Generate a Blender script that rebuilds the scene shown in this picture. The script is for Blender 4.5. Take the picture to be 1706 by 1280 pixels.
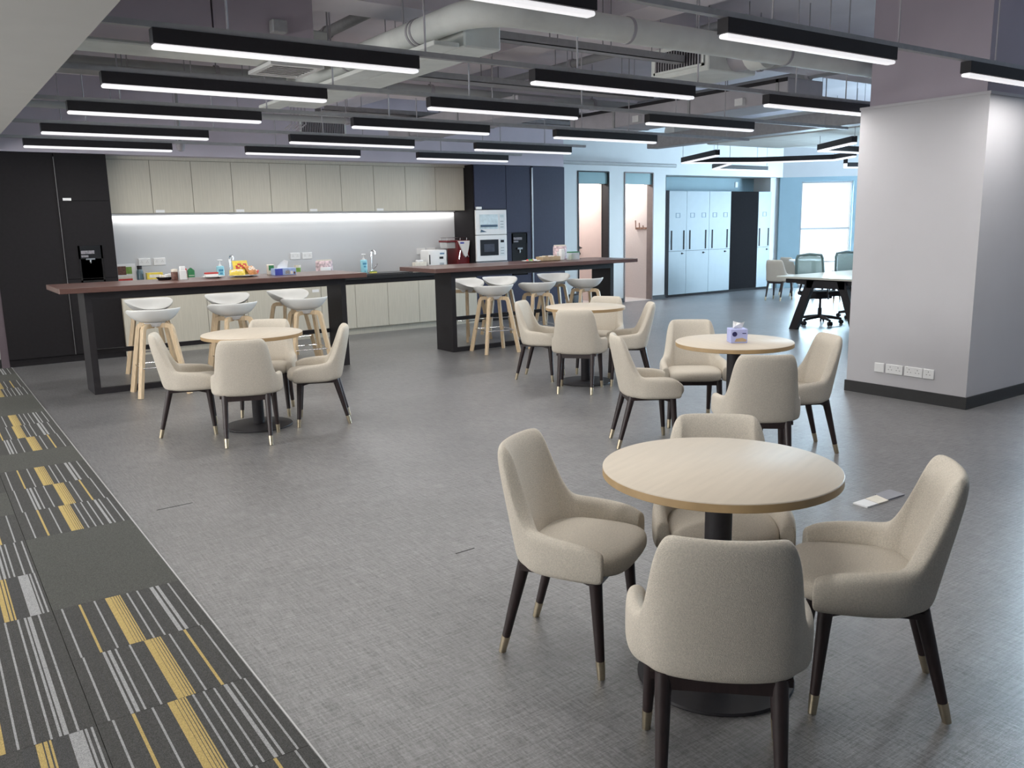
import bpy, bmesh, math, random
from mathutils import Vector, Matrix
random.seed(7)
PI = math.pi
scene = bpy.context.scene
for o in list(bpy.data.objects): bpy.data.objects.remove(o)
COL = scene.collection

# ------------------------------------------------------------------ camera
F_PX, YAW, PITCH, ROLL, CAM_H = 1409.487, math.radians(34.909), math.radians(10.682), math.radians(-1.159), 1.55
fw = Vector((math.sin(YAW)*math.cos(PITCH), math.cos(YAW)*math.cos(PITCH), -math.sin(PITCH)))
rt = Vector((math.cos(YAW), -math.sin(YAW), 0)); up = rt.cross(fw)
r2 = math.cos(ROLL)*rt + math.sin(ROLL)*up; u2 = -math.sin(ROLL)*rt + math.cos(ROLL)*up
cam = bpy.data.cameras.new('camera'); cam.sensor_width = 36; cam.lens = F_PX/1706*36; cam.clip_start = .05; cam.clip_end = 200
camo = bpy.data.objects.new('camera', cam); COL.objects.link(camo)
M = Matrix((r2, u2, -fw)).transposed().to_4x4(); M.translation = (0, 0, CAM_H); camo.matrix_world = M
scene.camera = camo

# ------------------------------------------------------------------ world, exposure, light levels
W = bpy.data.worlds.new('world'); scene.world = W; W.use_nodes = True
W.node_tree.nodes['Background'].inputs[0].default_value = (.62, .78, 1, 1); W.node_tree.nodes['Background'].inputs[1].default_value = .6
vs = scene.view_settings; vs.view_transform = 'Standard'; vs.look = 'None'; vs.exposure = 0.0; vs.gamma = 1; vs.use_curve_mapping = False
scene.cycles.max_bounces = 5; scene.cycles.use_light_tree = False; scene.cycles.adaptive_threshold = .04; scene.cycles.diffuse_bounces = 3; scene.cycles.glossy_bounces = 3
scene.cycles.caustics_reflective = False; scene.cycles.caustics_refractive = False; scene.cycles.sample_clamp_indirect = 4
LED_W = 15.0            # watts of one 1.5 m ceiling light
LED_C = (1.0, .98, .945)
ZIG_W = 7.0            # per metre of the zigzag lights
DAY_W = 75.0           # per square metre of window
DAY_C = (.58, .82, 1.0)
STRIP_W = 15.0
LEFT_W = 20.0           # per square metre of the windows on the corridor side
BACK_C = (1.0, .975, .95)
ROOM_W = 42.0
GLOW = .74             # how bright a lit diffuser looks

# ------------------------------------------------------------------ helpers
MATS = {}
def nd(nt, t, **kw):
    n = nt.nodes.new(t)
    for k, v in kw.items(): setattr(n, k, v)
    return n
def mat(name, col, rough=.6, metal=0, spec=.5, noise=None, bump=None, stretch=None, emit=0, emit_col=None, alpha=None, coat=0, trans=0):
    """procedural principled; noise=(scale, amount): value variation, bump=(scale, strength), stretch: mapping scale"""
    if name in MATS: return MATS[name]
    m = bpy.data.materials.new(name); m.use_nodes = True; nt = m.node_tree; b = nt.nodes['Principled BSDF']
    b.inputs['Base Color'].default_value = (*col, 1); b.inputs['Roughness'].default_value = rough; b.inputs['Metallic'].default_value = metal
    b.inputs['Specular IOR Level'].default_value = spec; b.inputs['Coat Weight'].default_value = coat; b.inputs['Transmission Weight'].default_value = trans
    if noise or bump:
        tc = nd(nt, 'ShaderNodeTexCoord'); mp = nd(nt, 'ShaderNodeMapping'); nt.links.new(tc.outputs['Object'], mp.inputs[0])
        if stretch: mp.inputs['Scale'].default_value = stretch
    if noise:
        n = nd(nt, 'ShaderNodeTexNoise'); n.inputs['Scale'].default_value = noise[0]; n.inputs['Detail'].default_value = 5; nt.links.new(mp.outputs[0], n.inputs[0])
        r = nd(nt, 'ShaderNodeMapRange'); r.inputs[1].default_value = .3; r.inputs[2].default_value = .7; r.inputs[3].default_value = 1-noise[1]; r.inputs[4].default_value = 1+noise[1]
        nt.links.new(n.outputs[0], r.inputs[0])
        h = nd(nt, 'ShaderNodeHueSaturation'); h.inputs['Color'].default_value = (*col, 1); nt.links.new(r.outputs[0], h.inputs['Value']); nt.links.new(h.outputs[0], b.inputs['Base Color'])
    if bump:
        n2 = nd(nt, 'ShaderNodeTexNoise'); n2.inputs['Scale'].default_value = bump[0]; n2.inputs['Detail'].default_value = 3; nt.links.new(mp.outputs[0], n2.inputs[0])
        bp = nd(nt, 'ShaderNodeBump'); bp.inputs['Strength'].default_value = bump[1]; bp.inputs['Distance'].default_value = .01
        nt.links.new(n2.outputs[0], bp.inputs['Height']); nt.links.new(bp.outputs[0], b.inputs['Normal'])
    if emit:
        b.inputs['Emission Color'].default_value = (*(emit_col or col), 1); b.inputs['Emission Strength'].default_value = emit
    if alpha is not None: b.inputs['Alpha'].default_value = alpha
    MATS[name] = m; return m

class MB:
    """collects shapes, builds ONE mesh object"""
    def __init__(s): s.v = []; s.f = []; s.mi = []
    def add(s, vs_, fs, mi=0):
        n = len(s.v); s.v += [tuple(v) for v in vs_]; s.f += [tuple(i+n for i in f) for f in fs]; s.mi += [mi]*len(fs); return s
    def box(s, x0, x1, y0, y1, z0, z1, mi=0):
        return s.add([(x0,y0,z0),(x1,y0,z0),(x1,y1,z0),(x0,y1,z0),(x0,y0,z1),(x1,y0,z1),(x1,y1,z1),(x0,y1,z1)],
                     [(0,3,2,1),(4,5,6,7),(0,1,5,4),(1,2,6,5),(2,3,7,6),(3,0,4,7)], mi)
    def rbox(s, x0, x1, y0, y1, z0, z1, r=.01, seg=2, mi=0):
        bm = bmesh.new(); bmesh.ops.create_cube(bm, size=1)
        for v in bm.verts: v.co = ((x0+x1)/2+v.co.x*(x1-x0), (y0+y1)/2+v.co.y*(y1-y0), (z0+z1)/2+v.co.z*(z1-z0))
        bmesh.ops.bevel(bm, geom=bm.edges[:], offset=min(r, .49*min(x1-x0, y1-y0, z1-z0)), segments=seg, profile=.5, affect='EDGES')
        bm.verts.index_update(); s.add([v.co[:] for v in bm.verts], [[v.index for v in f.verts] for f in bm.faces], mi); bm.free(); return s
    def cone(s, a, b, ra, rb, n=12, caps=True, mi=0):
        a = Vector(a); b = Vector(b); d = (b-a).normalized()
        t = Vector((0,0,1)) if abs(d.z) < .9 else Vector((1,0,0)); p = d.cross(t).normalized(); q = d.cross(p)
        vs_ = []
        for c, r in ((a, ra), (b, rb)):
            for i in range(n):
                w = 2*PI*i/n; vs_.append(c + p*math.cos(w)*r + q*math.sin(w)*r)
        fs = [(i, n+i, n+(i+1) % n, (i+1) % n) for i in range(n)]
        if caps: fs += [tuple(range(n)), tuple(range(2*n-1, n-1, -1))]
        return s.add(vs_, fs, mi)
    def tube(s, pts, r, n=8, square=None, mi=0):
        """sweep along a polyline; square=(w,h) gives a rectangular section"""
        pts = [Vector(p) for p in pts]; rings = []; prev = None
        for i, p in enumerate(pts):
            d = ((pts[min(i+1, len(pts)-1)]-p).normalized() + (p-pts[max(i-1, 0)]).normalized()).normalized()
            if prev is None: t = Vector((0,0,1)) if abs(d.z) < .9 else Vector((1,0,0)); a = d.cross(t).normalized()
            else: a = (prev - d*prev.dot(d)).normalized()
            prev = a; b = d.cross(a)
            if square: rings.append([p+a*sx*square[0]/2+b*sy*square[1]/2 for sx, sy in ((1,1),(-1,1),(-1,-1),(1,-1))])
            else:
                rr = r[i] if isinstance(r, (list, tuple)) else r
                rings.append([p+a*math.cos(2*PI*k/n)*rr+b*math.sin(2*PI*k/n)*rr for k in range(n)])
        m = len(rings[0]); vs_ = [v for g in rings for v in g]
        fs = [(i*m+k, i*m+(k+1) % m, (i+1)*m+(k+1) % m, (i+1)*m+k) for i in range(len(rings)-1) for k in range(m)]
        fs += [tuple(range(m-1, -1, -1)), tuple(range((len(rings)-1)*m, len(rings)*m))]
        return s.add(vs_, fs, mi)
    def lathe(s, prof, c=(0,0,0), n=24, sx=1, sy=1, mi=0):
        vs_ = []; fs = []; m = len(prof)
        for i in range(n):
            w = 2*PI*i/n
            for r, z in prof: vs_.append((c[0]+r*math.cos(w)*sx, c[1]+r*math.sin(w)*sy, c[2]+z))
        for i in range(n):
            j = (i+1) % n
            for k in range(m-1): fs.append((i*m+k, j*m+k, j*m+k+1, i*m+k+1))
        if prof[0][0] > 1e-6: fs.append(tuple(i*m for i in range(n-1, -1, -1)))
        if prof[-1][0] > 1e-6: fs.append(tuple(i*m+m-1 for i in range(n)))
        return s.add(vs_, fs, mi)
    def prism(s, poly, y0, y1, axis='y', mi=0):
        n = len(poly)
        if axis == 'y': vs_ = [(a, y0, b) for a, b in poly]+[(a, y1, b) for a, b in poly]
        elif axis == 'x': vs_ = [(y0, a, b) for a, b in poly]+[(y1, a, b) for a, b in poly]
        else: vs_ = [(a, b, y0) for a, b in poly]+[(a, b, y1) for a, b in poly]
        return s.add(vs_, [tuple(range(n)), tuple(range(2*n-1, n-1, -1))]+[(i, n+i, n+(i+1) % n, (i+1) % n) for i in range(n)], mi)
    def build(s, name, m, parent=None, smooth=False, subsurf=0, bevel=0, fixn=True, loc=None):
        me = bpy.data.meshes.new(name); me.from_pydata(s.v, [], s.f)
        for mm in (m if isinstance(m, (list, tuple)) else [m]): me.materials.append(mm)
        if any(s.mi): me.polygons.foreach_set('material_index', s.mi)
        if fixn:
            bm = bmesh.new(); bm.from_mesh(me); bmesh.ops.remove_doubles(bm, verts=bm.verts, dist=1e-6); bmesh.ops.recalc_face_normals(bm, faces=bm.faces); bm.to_mesh(me); bm.free()
        if smooth:
            me.polygons.foreach_set('use_smooth', [True]*len(me.polygons))
            if not subsurf: me.set_sharp_from_angle(angle=math.radians(42))
        o = bpy.data.objects.new(name, me); COL.objects.link(o)
        if parent: o.parent = parent
        if loc: o.location = loc
        if bevel:
            b = o.modifiers.new('bevel', 'BEVEL'); b.width = bevel; b.segments = 2; b.limit_method = 'ANGLE'
        if subsurf:
            q = o.modifiers.new('subsurf', 'SUBSURF'); q.levels = q.render_levels = subsurf
        return o
def tag(o, label=None, cat=None, group=None, kind=None):
    if label: o['label'] = label
    if cat: o['category'] = cat
    if group: o['group'] = group
    if kind: o['kind'] = kind
    return o
def thing(name, label, cat, loc=(0,0,0), rz=0, group=None):
    o = bpy.data.objects.new(name, None); COL.objects.link(o); o.empty_display_size = .1
    o.location = loc; o.rotation_euler = (0, 0, rz); return tag(o, label, cat, group)
def dup(root, loc, rz, label):
    def cp(o, par):
        c = o.copy(); COL.objects.link(c); c.parent = par
        for ch in list(o.children): cp(ch, c)
        return c
    r = cp(root, None); r.location = loc; r.rotation_euler = (0, 0, rz); r['label'] = label; return r
def struct(name, mb, m, parent=None, **kw):
    o = mb.build(name, m, parent, **kw)
    if parent is None: o['kind'] = 'structure'
    return o
def lamp(name, loc, sx, sy, watt, col, rot=(0,0,0), parent=None, spread=180):
    l = bpy.data.lights.new(name, 'AREA'); l.shape = 'RECTANGLE'; l.size = sx; l.size_y = sy; l.energy = watt; l.color = col; l.spread = math.radians(spread)
    o = bpy.data.objects.new(name, l); COL.objects.link(o); o.location = loc; o.rotation_euler = rot
    if parent: o.parent = parent
    return o
def lin(r, g, b):
    return tuple(((c/255+.055)/1.055)**2.4 if c > 10 else c/255/12.92 for c in (r, g, b))
ORD = ['first','second','third','fourth','fifth','sixth','seventh','eighth','ninth','tenth','eleventh','twelfth']

# ------------------------------------------------------------------ materials
def floor_material():
    m = bpy.data.materials.new('woven_vinyl'); m.use_nodes = True; nt = m.node_tree; b = nt.nodes['Principled BSDF']; L = nt.links.new
    tc = nd(nt, 'ShaderNodeTexCoord')
    def streak(sc, s):
        mp = nd(nt, 'ShaderNodeMapping'); mp.inputs['Scale'].default_value = sc; L(tc.outputs['Object'], mp.inputs[0])
        n = nd(nt, 'ShaderNodeTexNoise'); n.inputs['Scale'].default_value = s; n.inputs['Detail'].default_value = 3; n.inputs['Roughness'].default_value = .6; L(mp.outputs[0], n.inputs[0]); return n
    a = streak((110, 8, 1), 1); c = streak((8, 110, 1), 1); big = streak((1.4, 1.4, 1), 1); a2 = streak((420, 60, 1), 1); c2 = streak((60, 420, 1), 1)
    def mx(p, q): k = nd(nt, 'ShaderNodeMath', operation='ADD'); L(p, k.inputs[0]); L(q, k.inputs[1]); return k.outputs[0]
    s = mx(mx(a.outputs[0], c.outputs[0]), mx(a2.outputs[0], c2.outputs[0]))
    r = nd(nt, 'ShaderNodeMapRange'); r.inputs[1].default_value = 1.6; r.inputs[2].default_value = 2.4; L(s, r.inputs[0])
    cr = nd(nt, 'ShaderNodeValToRGB'); cr.color_ramp.elements[0].color = (.066, .065, .066, 1); cr.color_ramp.elements[1].color = (.272, .267, .270, 1); L(r.outputs[0], cr.inputs[0])
    rb = nd(nt, 'ShaderNodeMapRange'); rb.inputs[1].default_value = .3; rb.inputs[2].default_value = .7; rb.inputs[3].default_value = .88; rb.inputs[4].default_value = 1.12; L(big.outputs[0], rb.inputs[0])
    h = nd(nt, 'ShaderNodeHueSaturation'); L(cr.outputs[0], h.inputs['Color']); L(rb.outputs[0], h.inputs['Value']); L(h.outputs[0], b.inputs['Base Color'])
    b.inputs['Roughness'].default_value = .29; b.inputs['Specular IOR Level'].default_value = .6
    bp = nd(nt, 'ShaderNodeBump'); bp.inputs['Strength'].default_value = .25; bp.inputs['Distance'].default_value = .004; L(s, bp.inputs['Height']); L(bp.outputs[0], b.inputs['Normal'])
    return m
FLOOR = floor_material()
WHITE = mat('white_paint', (.49, .48, .50), .55, noise=(3, .02), bump=(160, .05))
BLUEW = mat('blue_grey_wall', (.30, .44, .50), .6, noise=(3, .03))
FARW = mat('pale_far_wall', (.68, .70, .70), .55, noise=(3, .02))
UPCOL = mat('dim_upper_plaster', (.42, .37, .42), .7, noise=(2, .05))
BULK = mat('bulkhead_paint', (.60, .55, .62), .7, noise=(2, .05))
CEILG = mat('ceiling_paint', (.86, .81, .86), .8, noise=(1.5, .06))
DUCT = mat('duct_insulation', (.76, .78, .75), .65, noise=(6, .06), bump=(30, .15))
DUCTD = mat('duct_grey', (.42, .40, .43), .6, noise=(8, .06))
GALV = mat('galvanised_steel', (.36, .36, .37), .5, .2, noise=(20, .08))
SOFF = mat('soffit_plaster', (.48, .47, .45), .75, noise=(5, .02))
BLACK = mat('black_powder_coat', (.021, .019, .022), .55, spec=.3, noise=(40, .1))
NAVY = mat('dark_navy_laminate', (.030, .031, .060), .5, spec=.3, noise=(30, .08))
CHAR = mat('charcoal_laminate', (.017, .0155, .017), .7, spec=.12, noise=(30, .08))
BASEB = mat('black_skirting', (.020, .020, .021), .5, noise=(20, .1))
FABRIC = mat('beige_wool_fabric', (.61, .555, .475), .92, spec=.15, noise=(230, .13), bump=(420, .5))
DWOOD = mat('dark_walnut_leg', (.024, .014, .014), .4, noise=(14, .25), stretch=(6, 6, 1))
BRASS = mat('brushed_brass', (.62, .53, .38), .3, 1, noise=(60, .1), stretch=(1, 1, 8))
BEECH = mat('pale_beech_top', (.53, .46, .37), .5, noise=(5, .04), stretch=(1, 9, 1))
BEECHE = mat('beech_edge_band', (.40, .27, .135), .5, noise=(12, .1))
OAK = mat('oak_stool_leg', (.60, .45, .285), .5, noise=(20, .14), stretch=(4, 4, .6))
SHELL = mat('white_stool_shell', (.78, .78, .76), .42, noise=(10, .02))
CHROME = mat('chrome', (.75, .75, .76), .15, 1, noise=(30, .03))
SILVER = mat('aluminium_trim', (.55, .56, .58), .3, .9, noise=(60, .05))
WALNUT = mat('walnut_bar_top', (.115, .058, .048), .3, noise=(6, .22), stretch=(.6, 9, 9))
LOAK = mat('light_oak_cabinet', (.53, .495, .415), .5, noise=(7, .06), stretch=(9, 9, .5))
LOAKB = mat('cabinet_body', (.36, .32, .25), .6, noise=(7, .06))
GLASSW = mat('white_back_glass', (.60, .61, .63), .06, spec=.3, noise=(2, .01))
COUNT = mat('black_worktop_stone', (.018, .018, .019), .2, noise=(60, .2))
PLAST = mat('white_plastic', (.78, .78, .78), .35, noise=(20, .01))
LOCK = mat('pale_blue_locker', (.215, .26, .285), .45, noise=(8, .02))
TEAL = mat('teal_transom', (.22, .36, .38), .4, noise=(5, .03))
WARMW = mat('warm_washroom_tile', (.72, .655, .63), .45, noise=(40, .04))
DOORP = mat('pale_pink_door', (.74, .60, .56), .5, noise=(6, .02))
JAMB = mat('grey_brown_jamb', (.20, .16, .15), .5, noise=(9, .08))
DIFF = mat('lit_diffuser', (.9, .9, .9), .5, emit=GLOW, emit_col=(1, .975, 1), noise=(5, .01))
PANE = mat('bright_blind', (.8, .85, .88), .6, emit=.62, emit_col=(.96, 1, 1), noise=(5, .01))
for m_ in (DIFF, PANE): m_.cycles.emission_sampling = 'NONE'   # their light comes from the lamps set into them

# ------------------------------------------------------------------ floor, walls, ceiling
CZ = 3.45                                                   # slab
struct('floor', MB().box(.81, 23, -4.2, 14.6, -.05, 0), FLOOR)
seam = MAT_SEAM = mat('floor_seam', (.03, .03, .03), .8, noise=(20, .1))
struct('ceiling', MB().box(-3.4, 23, -4.4, 14.8, CZ, CZ+.1), CEILG)
sf = MB().box(-3.2, .80, -4.2, 11.6, 2.45, 2.47).box(.78, .80, -4.2, 11.6, 2.47, CZ)
struct('ceiling_soffit', sf, SOFF)
KY, UY, SY = 11.5, 11.75, 12.1                              # tall unit front, wall-cabinet front, splashback
struct('wall_back', MB().box(2.08, 7.4, SY+.022, SY+.12, 0, CZ), WHITE)
struct('wall_bulkhead', MB().box(-3.2, 9.19, KY+.02, KY+.12, 2.49, CZ).box(2.08, 7.4, KY+.12, UY+.02, 2.49, 2.52), BULK)
# wall with the two washroom openings
dw = MB()
X1, X2, X3, X4 = 10.23, 10.98, 11.39, 12.14
DY = 12.4
for a, b in ((9.19, X1), (X2, X3), (X4, 12.5)): dw.box(a, b, DY, DY+.15, 0, 2.49)
dw.box(9.19, 12.5, DY, DY+.15, 2.49, CZ); dw.box(12.49, 12.5, DY, 12.97, 0, 2.46)
struct('wall_doors', dw, FARW)
struct('wall_lockers', MB().box(12.5, 15.86, 12.97, 13.07, 0, 2.46), BLUEW)
struct('wall_lockers_upper', MB().box(12.5, 16.14, DY, 13.07, 2.46, CZ), FARW)
AX, AY, DX, DYY = 16.14, 12.40, .8, -.6
ang = math.atan2(DYY, DX)
aw = thing('wall_windows', 'pale wall with tall windows beyond the lockers', 'wall', (AX, AY, 0), ang); aw['kind'] = 'structure'; del aw['category']
wm = MB(); edges = [-.05, .43, 1.58, 2.3, 3.9, 4.5, 6.1, 6.7, 7.6]
for i in range(0, 8, 2): wm.box(edges[i], edges[i+1], 0, .15, 0, 2.36, 1)
wm.box(-.05, 7.6, 0, .15, 2.36, 2.46, 1); wm.box(-.05, 7.6, 0, .15, 2.46, CZ)
wm.build('wall_panel', [FARW, BLUEW], aw)
for n, i in enumerate((1, 3, 5)):
    a, b = edges[i], edges[i+1]
    w = thing('window_%d' % (n+1), None, None, (AX+DX*a, AY+DYY*a, 0), ang); w['kind'] = 'structure'
    ww = b-a
    MB().box(0, ww, .09, .10, .06, 2.36).build('blind', PANE, w)
    fr = MB().box(0, .03, .04, .1, 0, 2.36).box(ww-.03, ww, .04, .1, 0, 2.36).box(0, ww, .04, .1, 0, .06).box(0, ww, .04, .1, 2.33, 2.36)
    fr.build('window_frame', SILVER, w); MB().box(.03, ww-.03, .07, .095, 1.30, 1.34).build('window_transom', PLAST, w)
    lamp('daylight', (ww/2, .06, 1.25), ww-.08, 2.1, DAY_W*ww*2.1, DAY_C, (-PI/2, 0, 0), w)
struct('wall_right', MB().box(22.1, 22.2, -4.2, 7.9, 0, CZ), WHITE)
struct('wall_left', MB().box(-3.3, -3.2, -4.2, 11.7, 0, 2.5), WHITE)
struct('wall_front', MB().box(-3.2, 22.2, -4.3, -4.2, 0, CZ), WHITE)
struct('wall_end', MB().box(-3.2, .72, KY+.08, KY+.18, 0, 2.47), mat('grey_green_wall', (.42, .43, .40), .6, noise=(4, .03)))
struct('trim_1', MB().box(.72, .80, KY+.02, KY+.18, 0, 2.47), mat('purple_jamb', (.11, .085, .10), .5, noise=(8, .06)))
struct('baseboard_end', MB().box(-3.2, .72, KY+.065, KY+.08, 0, .1), BASEB)
for n, (y0, x0) in enumerate(((4.6, 22.08),)):  # daylight on the far right side, behind the column
    w = bpy.data.objects.new('window_%d' % (n+4), None); COL.objects.link(w); w.location = (x0, y0, 0); w['kind'] = 'structure'
    MB().box(-.01, 0, 0, 3, .5, 2.4).build('blind', PANE, w); MB().box(-.04, .01, -.05, 0, .45, 2.45).box(-.04, .01, 3, 3.05, .45, 2.45).box(-.04, .01, 0, 3, .45, .5).box(-.04, .01, 0, 3, 2.4, 2.45).box(-.03, .0, 1.48, 1.52, .5, 2.4).build('window_frame', SILVER, w)
    lamp('daylight', (-.05, 1.5, 1.45), 1.8, 2.9, DAY_W*19, DAY_C, (0, PI/2, 0), w)
w = bpy.data.objects.new('window_6', None); COL.objects.link(w); w.location = (12.4, -4.19, 0); w['kind'] = 'structure'
MB().box(0, 2.2, 0, .01, 1.2, 2.3).build('blind', PANE, w); MB().box(-.05, 0, 0, .04, 1.15, 2.35).box(2.2, 2.25, 0, .04, 1.15, 2.35).box(0, 2.2, 0, .04, 1.15, 1.2).box(0, 2.2, 0, .04, 2.3, 2.35).box(1.05, 1.1, 0, .03, 1.2, 2.3).build('window_frame', SILVER, w)
for n, y0 in enumerate((1.2, 4.6, 8.0)):
    w = bpy.data.objects.new('window_%d' % (n+7), None); COL.objects.link(w); w.location = (-3.19, y0, 0); w['kind'] = 'structure'
    MB().box(0, .01, 0, 3, .5, 2.35).build('blind', PANE, w); MB().box(0, .04, -.05, 0, .45, 2.4).box(0, .04, 3, 3.05, .45, 2.4).box(0, .04, 0, 3, .45, .5).box(0, .04, 0, 3, 2.35, 2.4).box(0, .03, 1.48, 1.52, .5, 2.35).build('window_frame', SILVER, w)
    lamp('daylight', (.05, 1.5, 1.42), 1.8, 2.9, LEFT_W*1.8*2.9, BACK_C, (0, -PI/2, 0), w)
# washroom lobby behind the openings
lb = MB().box(9.6, 12.6, 14.0, 14.1, 0, 2.6).box(9.5, 9.6, DY+.15, 14.1, 0, 2.6).box(11.15, 11.22, DY+.15, 14.0, 0, 2.6).box(12.2, 12.28, DY+.15, 14.0, 0, 2.6)
struct('wall_lobby', lb, WARMW)
struct('ceiling_lobby', MB().box(9.5, 12.6, DY+.15, 14.1, 2.6, 2.65), WHITE)
struct('floor_lobby', MB().box(9.6, 12.5, DY+.02, 14.0, 0, .004), mat('pale_floor_tile', (.66, .62, .60), .3, noise=(6, .04)))
for x in (10.45, 11.85):
    t = thing('lobby_light', 'square ceiling light inside the %s washroom opening' % ('left' if x < 11 else 'right'), 'ceiling light', (x, 13.25, 2.6), 0, 'lobby ceiling lights')
    MB().box(-.25, .25, -.25, .25, -.03, 0).build('light_frame', PLAST, t); MB().box(-.22, .22, -.22, .22, -.036, -.03).build('light_panel', DIFF, t)
    lamp('lobby_lamp', (0, 0, -.05), .44, .44, ROOM_W, (1, .94, .90), parent=t)
for n, (a, b) in enumerate(((X1, X2), (X3, X4))):
    d = bpy.data.objects.new('door_%d' % (n+1), None); COL.objects.link(d); d.location = (a, DY, 0); d['kind'] = 'structure'
    w_ = b-a
    MB().box(0, w_, .02, .06, 2.27, 2.49).build('transom_panel', TEAL, d)
    MB().box(-.012, .012, -.012, .15, 0, 2.49).box(w_-.012, w_+.012, -.012, .15, 0, 2.49).box(0, w_, -.012, .012, 2.478, 2.50).build('door_frame', [JAMB, BLACK][n == 0], d)
    MB().box(w_-.10, w_-.012, .06, .15, 2.27, 2.48).build('dark_return', CHAR, d)
# door leaf on the lobby's dividing wall, seen through the left opening
d1 = thing('lobby_door', 'pale pink door with black lever handle behind the bar', 'door', (11.15, 12.74, 0))
MB().rbox(-.045, -.002, 0, .76, .004, 2.40, .004, 1).build('leaf', DOORP, d1)
MB().box(-.06, -.002, -.10, -.005, .004, 2.45).build('edge_post', CHAR, d1)
hd = MB().cone((-.058, .68, 1.06), (-.045, .68, 1.06), .026, .026, 14).cone((-.058, .68, .94), (-.045, .68, .94), .026, .026, 14).tube([(-.095, .68, 1.06), (-.10, .62, 1.06), (-.10, .55, 1.06)], .010).cone((-.10, .68, 1.06), (-.055, .68, 1.06), .010, .010, 8)
hd.build('lever_handle', BLACK, d1, smooth=True)
hk = thing('coat_hook_rail', 'small brown coat hooks on the lit washroom wall', 'hooks', (12.2, 12.82, 1.42))
MB().box(-.012, 0, -.20, .10, -.02, .02).build('rail', mat('brown_metal', (.25, .15, .11), .5, noise=(9, .05)), hk)
for k in range(3): MB().tube([(-.01, .06-k*.11, 0), (-.06, .06-k*.11, -.01), (-.07, .06-k*.11, .16-.05*k)], .012).build('hook', MATS['brown_metal'], hk, smooth=True)

# column
PX, PY0, PY1, PX1 = 6.84, 3.39, 4.47, 8.1
struct('wall_column', MB().box(PX, PX1, PY0, PY1, 0, 2.47), WHITE)
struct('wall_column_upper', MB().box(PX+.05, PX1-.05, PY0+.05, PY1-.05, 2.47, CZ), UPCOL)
struct('trim_2', MB().box(PX-.008, PX1+.008, PY0-.008, PY1+.008, 2.452, 2.475), WHITE)
struct('baseboard_column', MB().box(PX-.012, PX1+.012, PY0-.012, PY1+.012, 0, .10), BASEB)
struct('baseboard_doors', MB().box(9.19, X1-.012, DY-.012, DY, 0, .08).box(X2+.012, X3-.012, DY-.012, DY, 0, .08).box(X4+.012, 12.5, DY-.012, DY, 0, .08), BASEB)
# sockets on the column, facing -X
def socket(label, y0, y1, z0, z1, holes, x=PX):
    t = thing('wall_socket', label, 'socket', (x, (y0+y1)/2, (z0+z1)/2), 0, 'sockets low on the white column')
    hy, hz = (y1-y0)/2, (z1-z0)/2
    MB().rbox(-.011, 0, -hy, hy, -hz, hz, .004).build('face_plate', PLAST, t)
    for c in holes:
        hb = MB()
        for dy, dz, a, b in ((0, .018, .004, .010), (-.014, -.006, .008, .004), (.014, -.006, .008, .004)): hb.box(-.0116, -.010, c+dy-a/2, c+dy+a/2, dz-b/2, dz+b/2)
        hb.build('pin_holes', BLACK, t)
        MB().box(-.014, -.010, c+.022, c+.032, .022, .038).build('switch', PLAST, t)
socket('blank white plate, far left of the four on the column', 4.107, 4.198, .21, .292, [])
socket('white double socket on the column beside the blank plate', 3.935, 4.09, .21, .292, [-.036, .036])
socket('white double socket on the column beside the single plate', 3.759, 3.92, .21, .292, [-.036, .036])
socket('single white plate nearest the corner of the column', 3.661, 3.755, .21, .292, [0])

# carpet tiles along the left edge: printed strips on each tile
CD = mat('carpet_charcoal', (.105, .106, .098), .95, spec=.1, noise=(260, .35), bump=(300, .6))
CD2 = mat('carpet_dark_stripe_field', (.088, .087, .084), .95, spec=.1, noise=(260, .35), bump=(300, .6))
CW = mat('carpet_white_yarn', (.38, .38, .385), .95, spec=.1, noise=(260, .3), bump=(300, .6))
CG = mat('carpet_grey_yarn', (.085, .085, .085), .95, spec=.1, noise=(260, .3), bump=(300, .6))
CY = mat('carpet_yellow_yarn', (.52, .39, .16), .95, spec=.1, noise=(260, .22), bump=(300, .6))
T = .51
def ln(*xs): return [(x, x+.007, 2) for x in xs]
def th(*xs): return [(x, x+.004, 3) for x in xs]
def yw(x): return [(x, x+.022, 4), (x+.0235, x+.033, 4), (x+.035, x+.043, 4), (x+.0455, x+.052, 4), (x+.055, x+.060, 4)]
PAT = {'P': [],
 'C': ln(.031, .155, .285, .325, .38, .455)+[(.38, .396, 2), (.405, .418, 2), (.427, .432, 3)]+[(.097, .106, 4)]+yw(.2)+th(.06, .13, .30, .345, .36, .44),
 'B': ln(.035, .145, .195, .34, .46)+[(.103, .113, 2), (.12, .132, 2)]+yw(.25)+[(.395, .405, 4)]+th(.07, .165, .22, .36, .43, .485),
 'A': ln(.045, .165, .295, .33, .365, .47)+[(.40, .413, 2), (.425, .433, 2)]+[(.104, .114, 4)]+yw(.215)+th(.08, .135, .31, .35, .45, .49),
 'E': [(.338, .356, 4), (.36, .37, 4), (.375, .381, 4), (.386, .415, 3), (.415, .425, 3), (.43, .47, 2), (.30, .333, 3)]+ln(.475, .492, .02, .1, .16)+th(.485),
 'D': ln(.29, .335, .38, .455, .02, .08)+[(.405, .413, 2), (.418, .432, 2), (.2, .26, 4)]+th(.31, .36, .47),
 'G': ln(.36, .415, .455, .49)+[(.375, .386, 2), (.395, .402, 2)]+th(.34, .435, .47, .1),
 'H': ln(.462, .06)+[(.40, .409, 4)]+th(.3, .43)}
carpet = bpy.data.objects.new('floor_carpet', None); COL.objects.link(carpet); carpet['kind'] = 'structure'; carpet['label'] = 'striped carpet tiles along the left edge of the floor'
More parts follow.
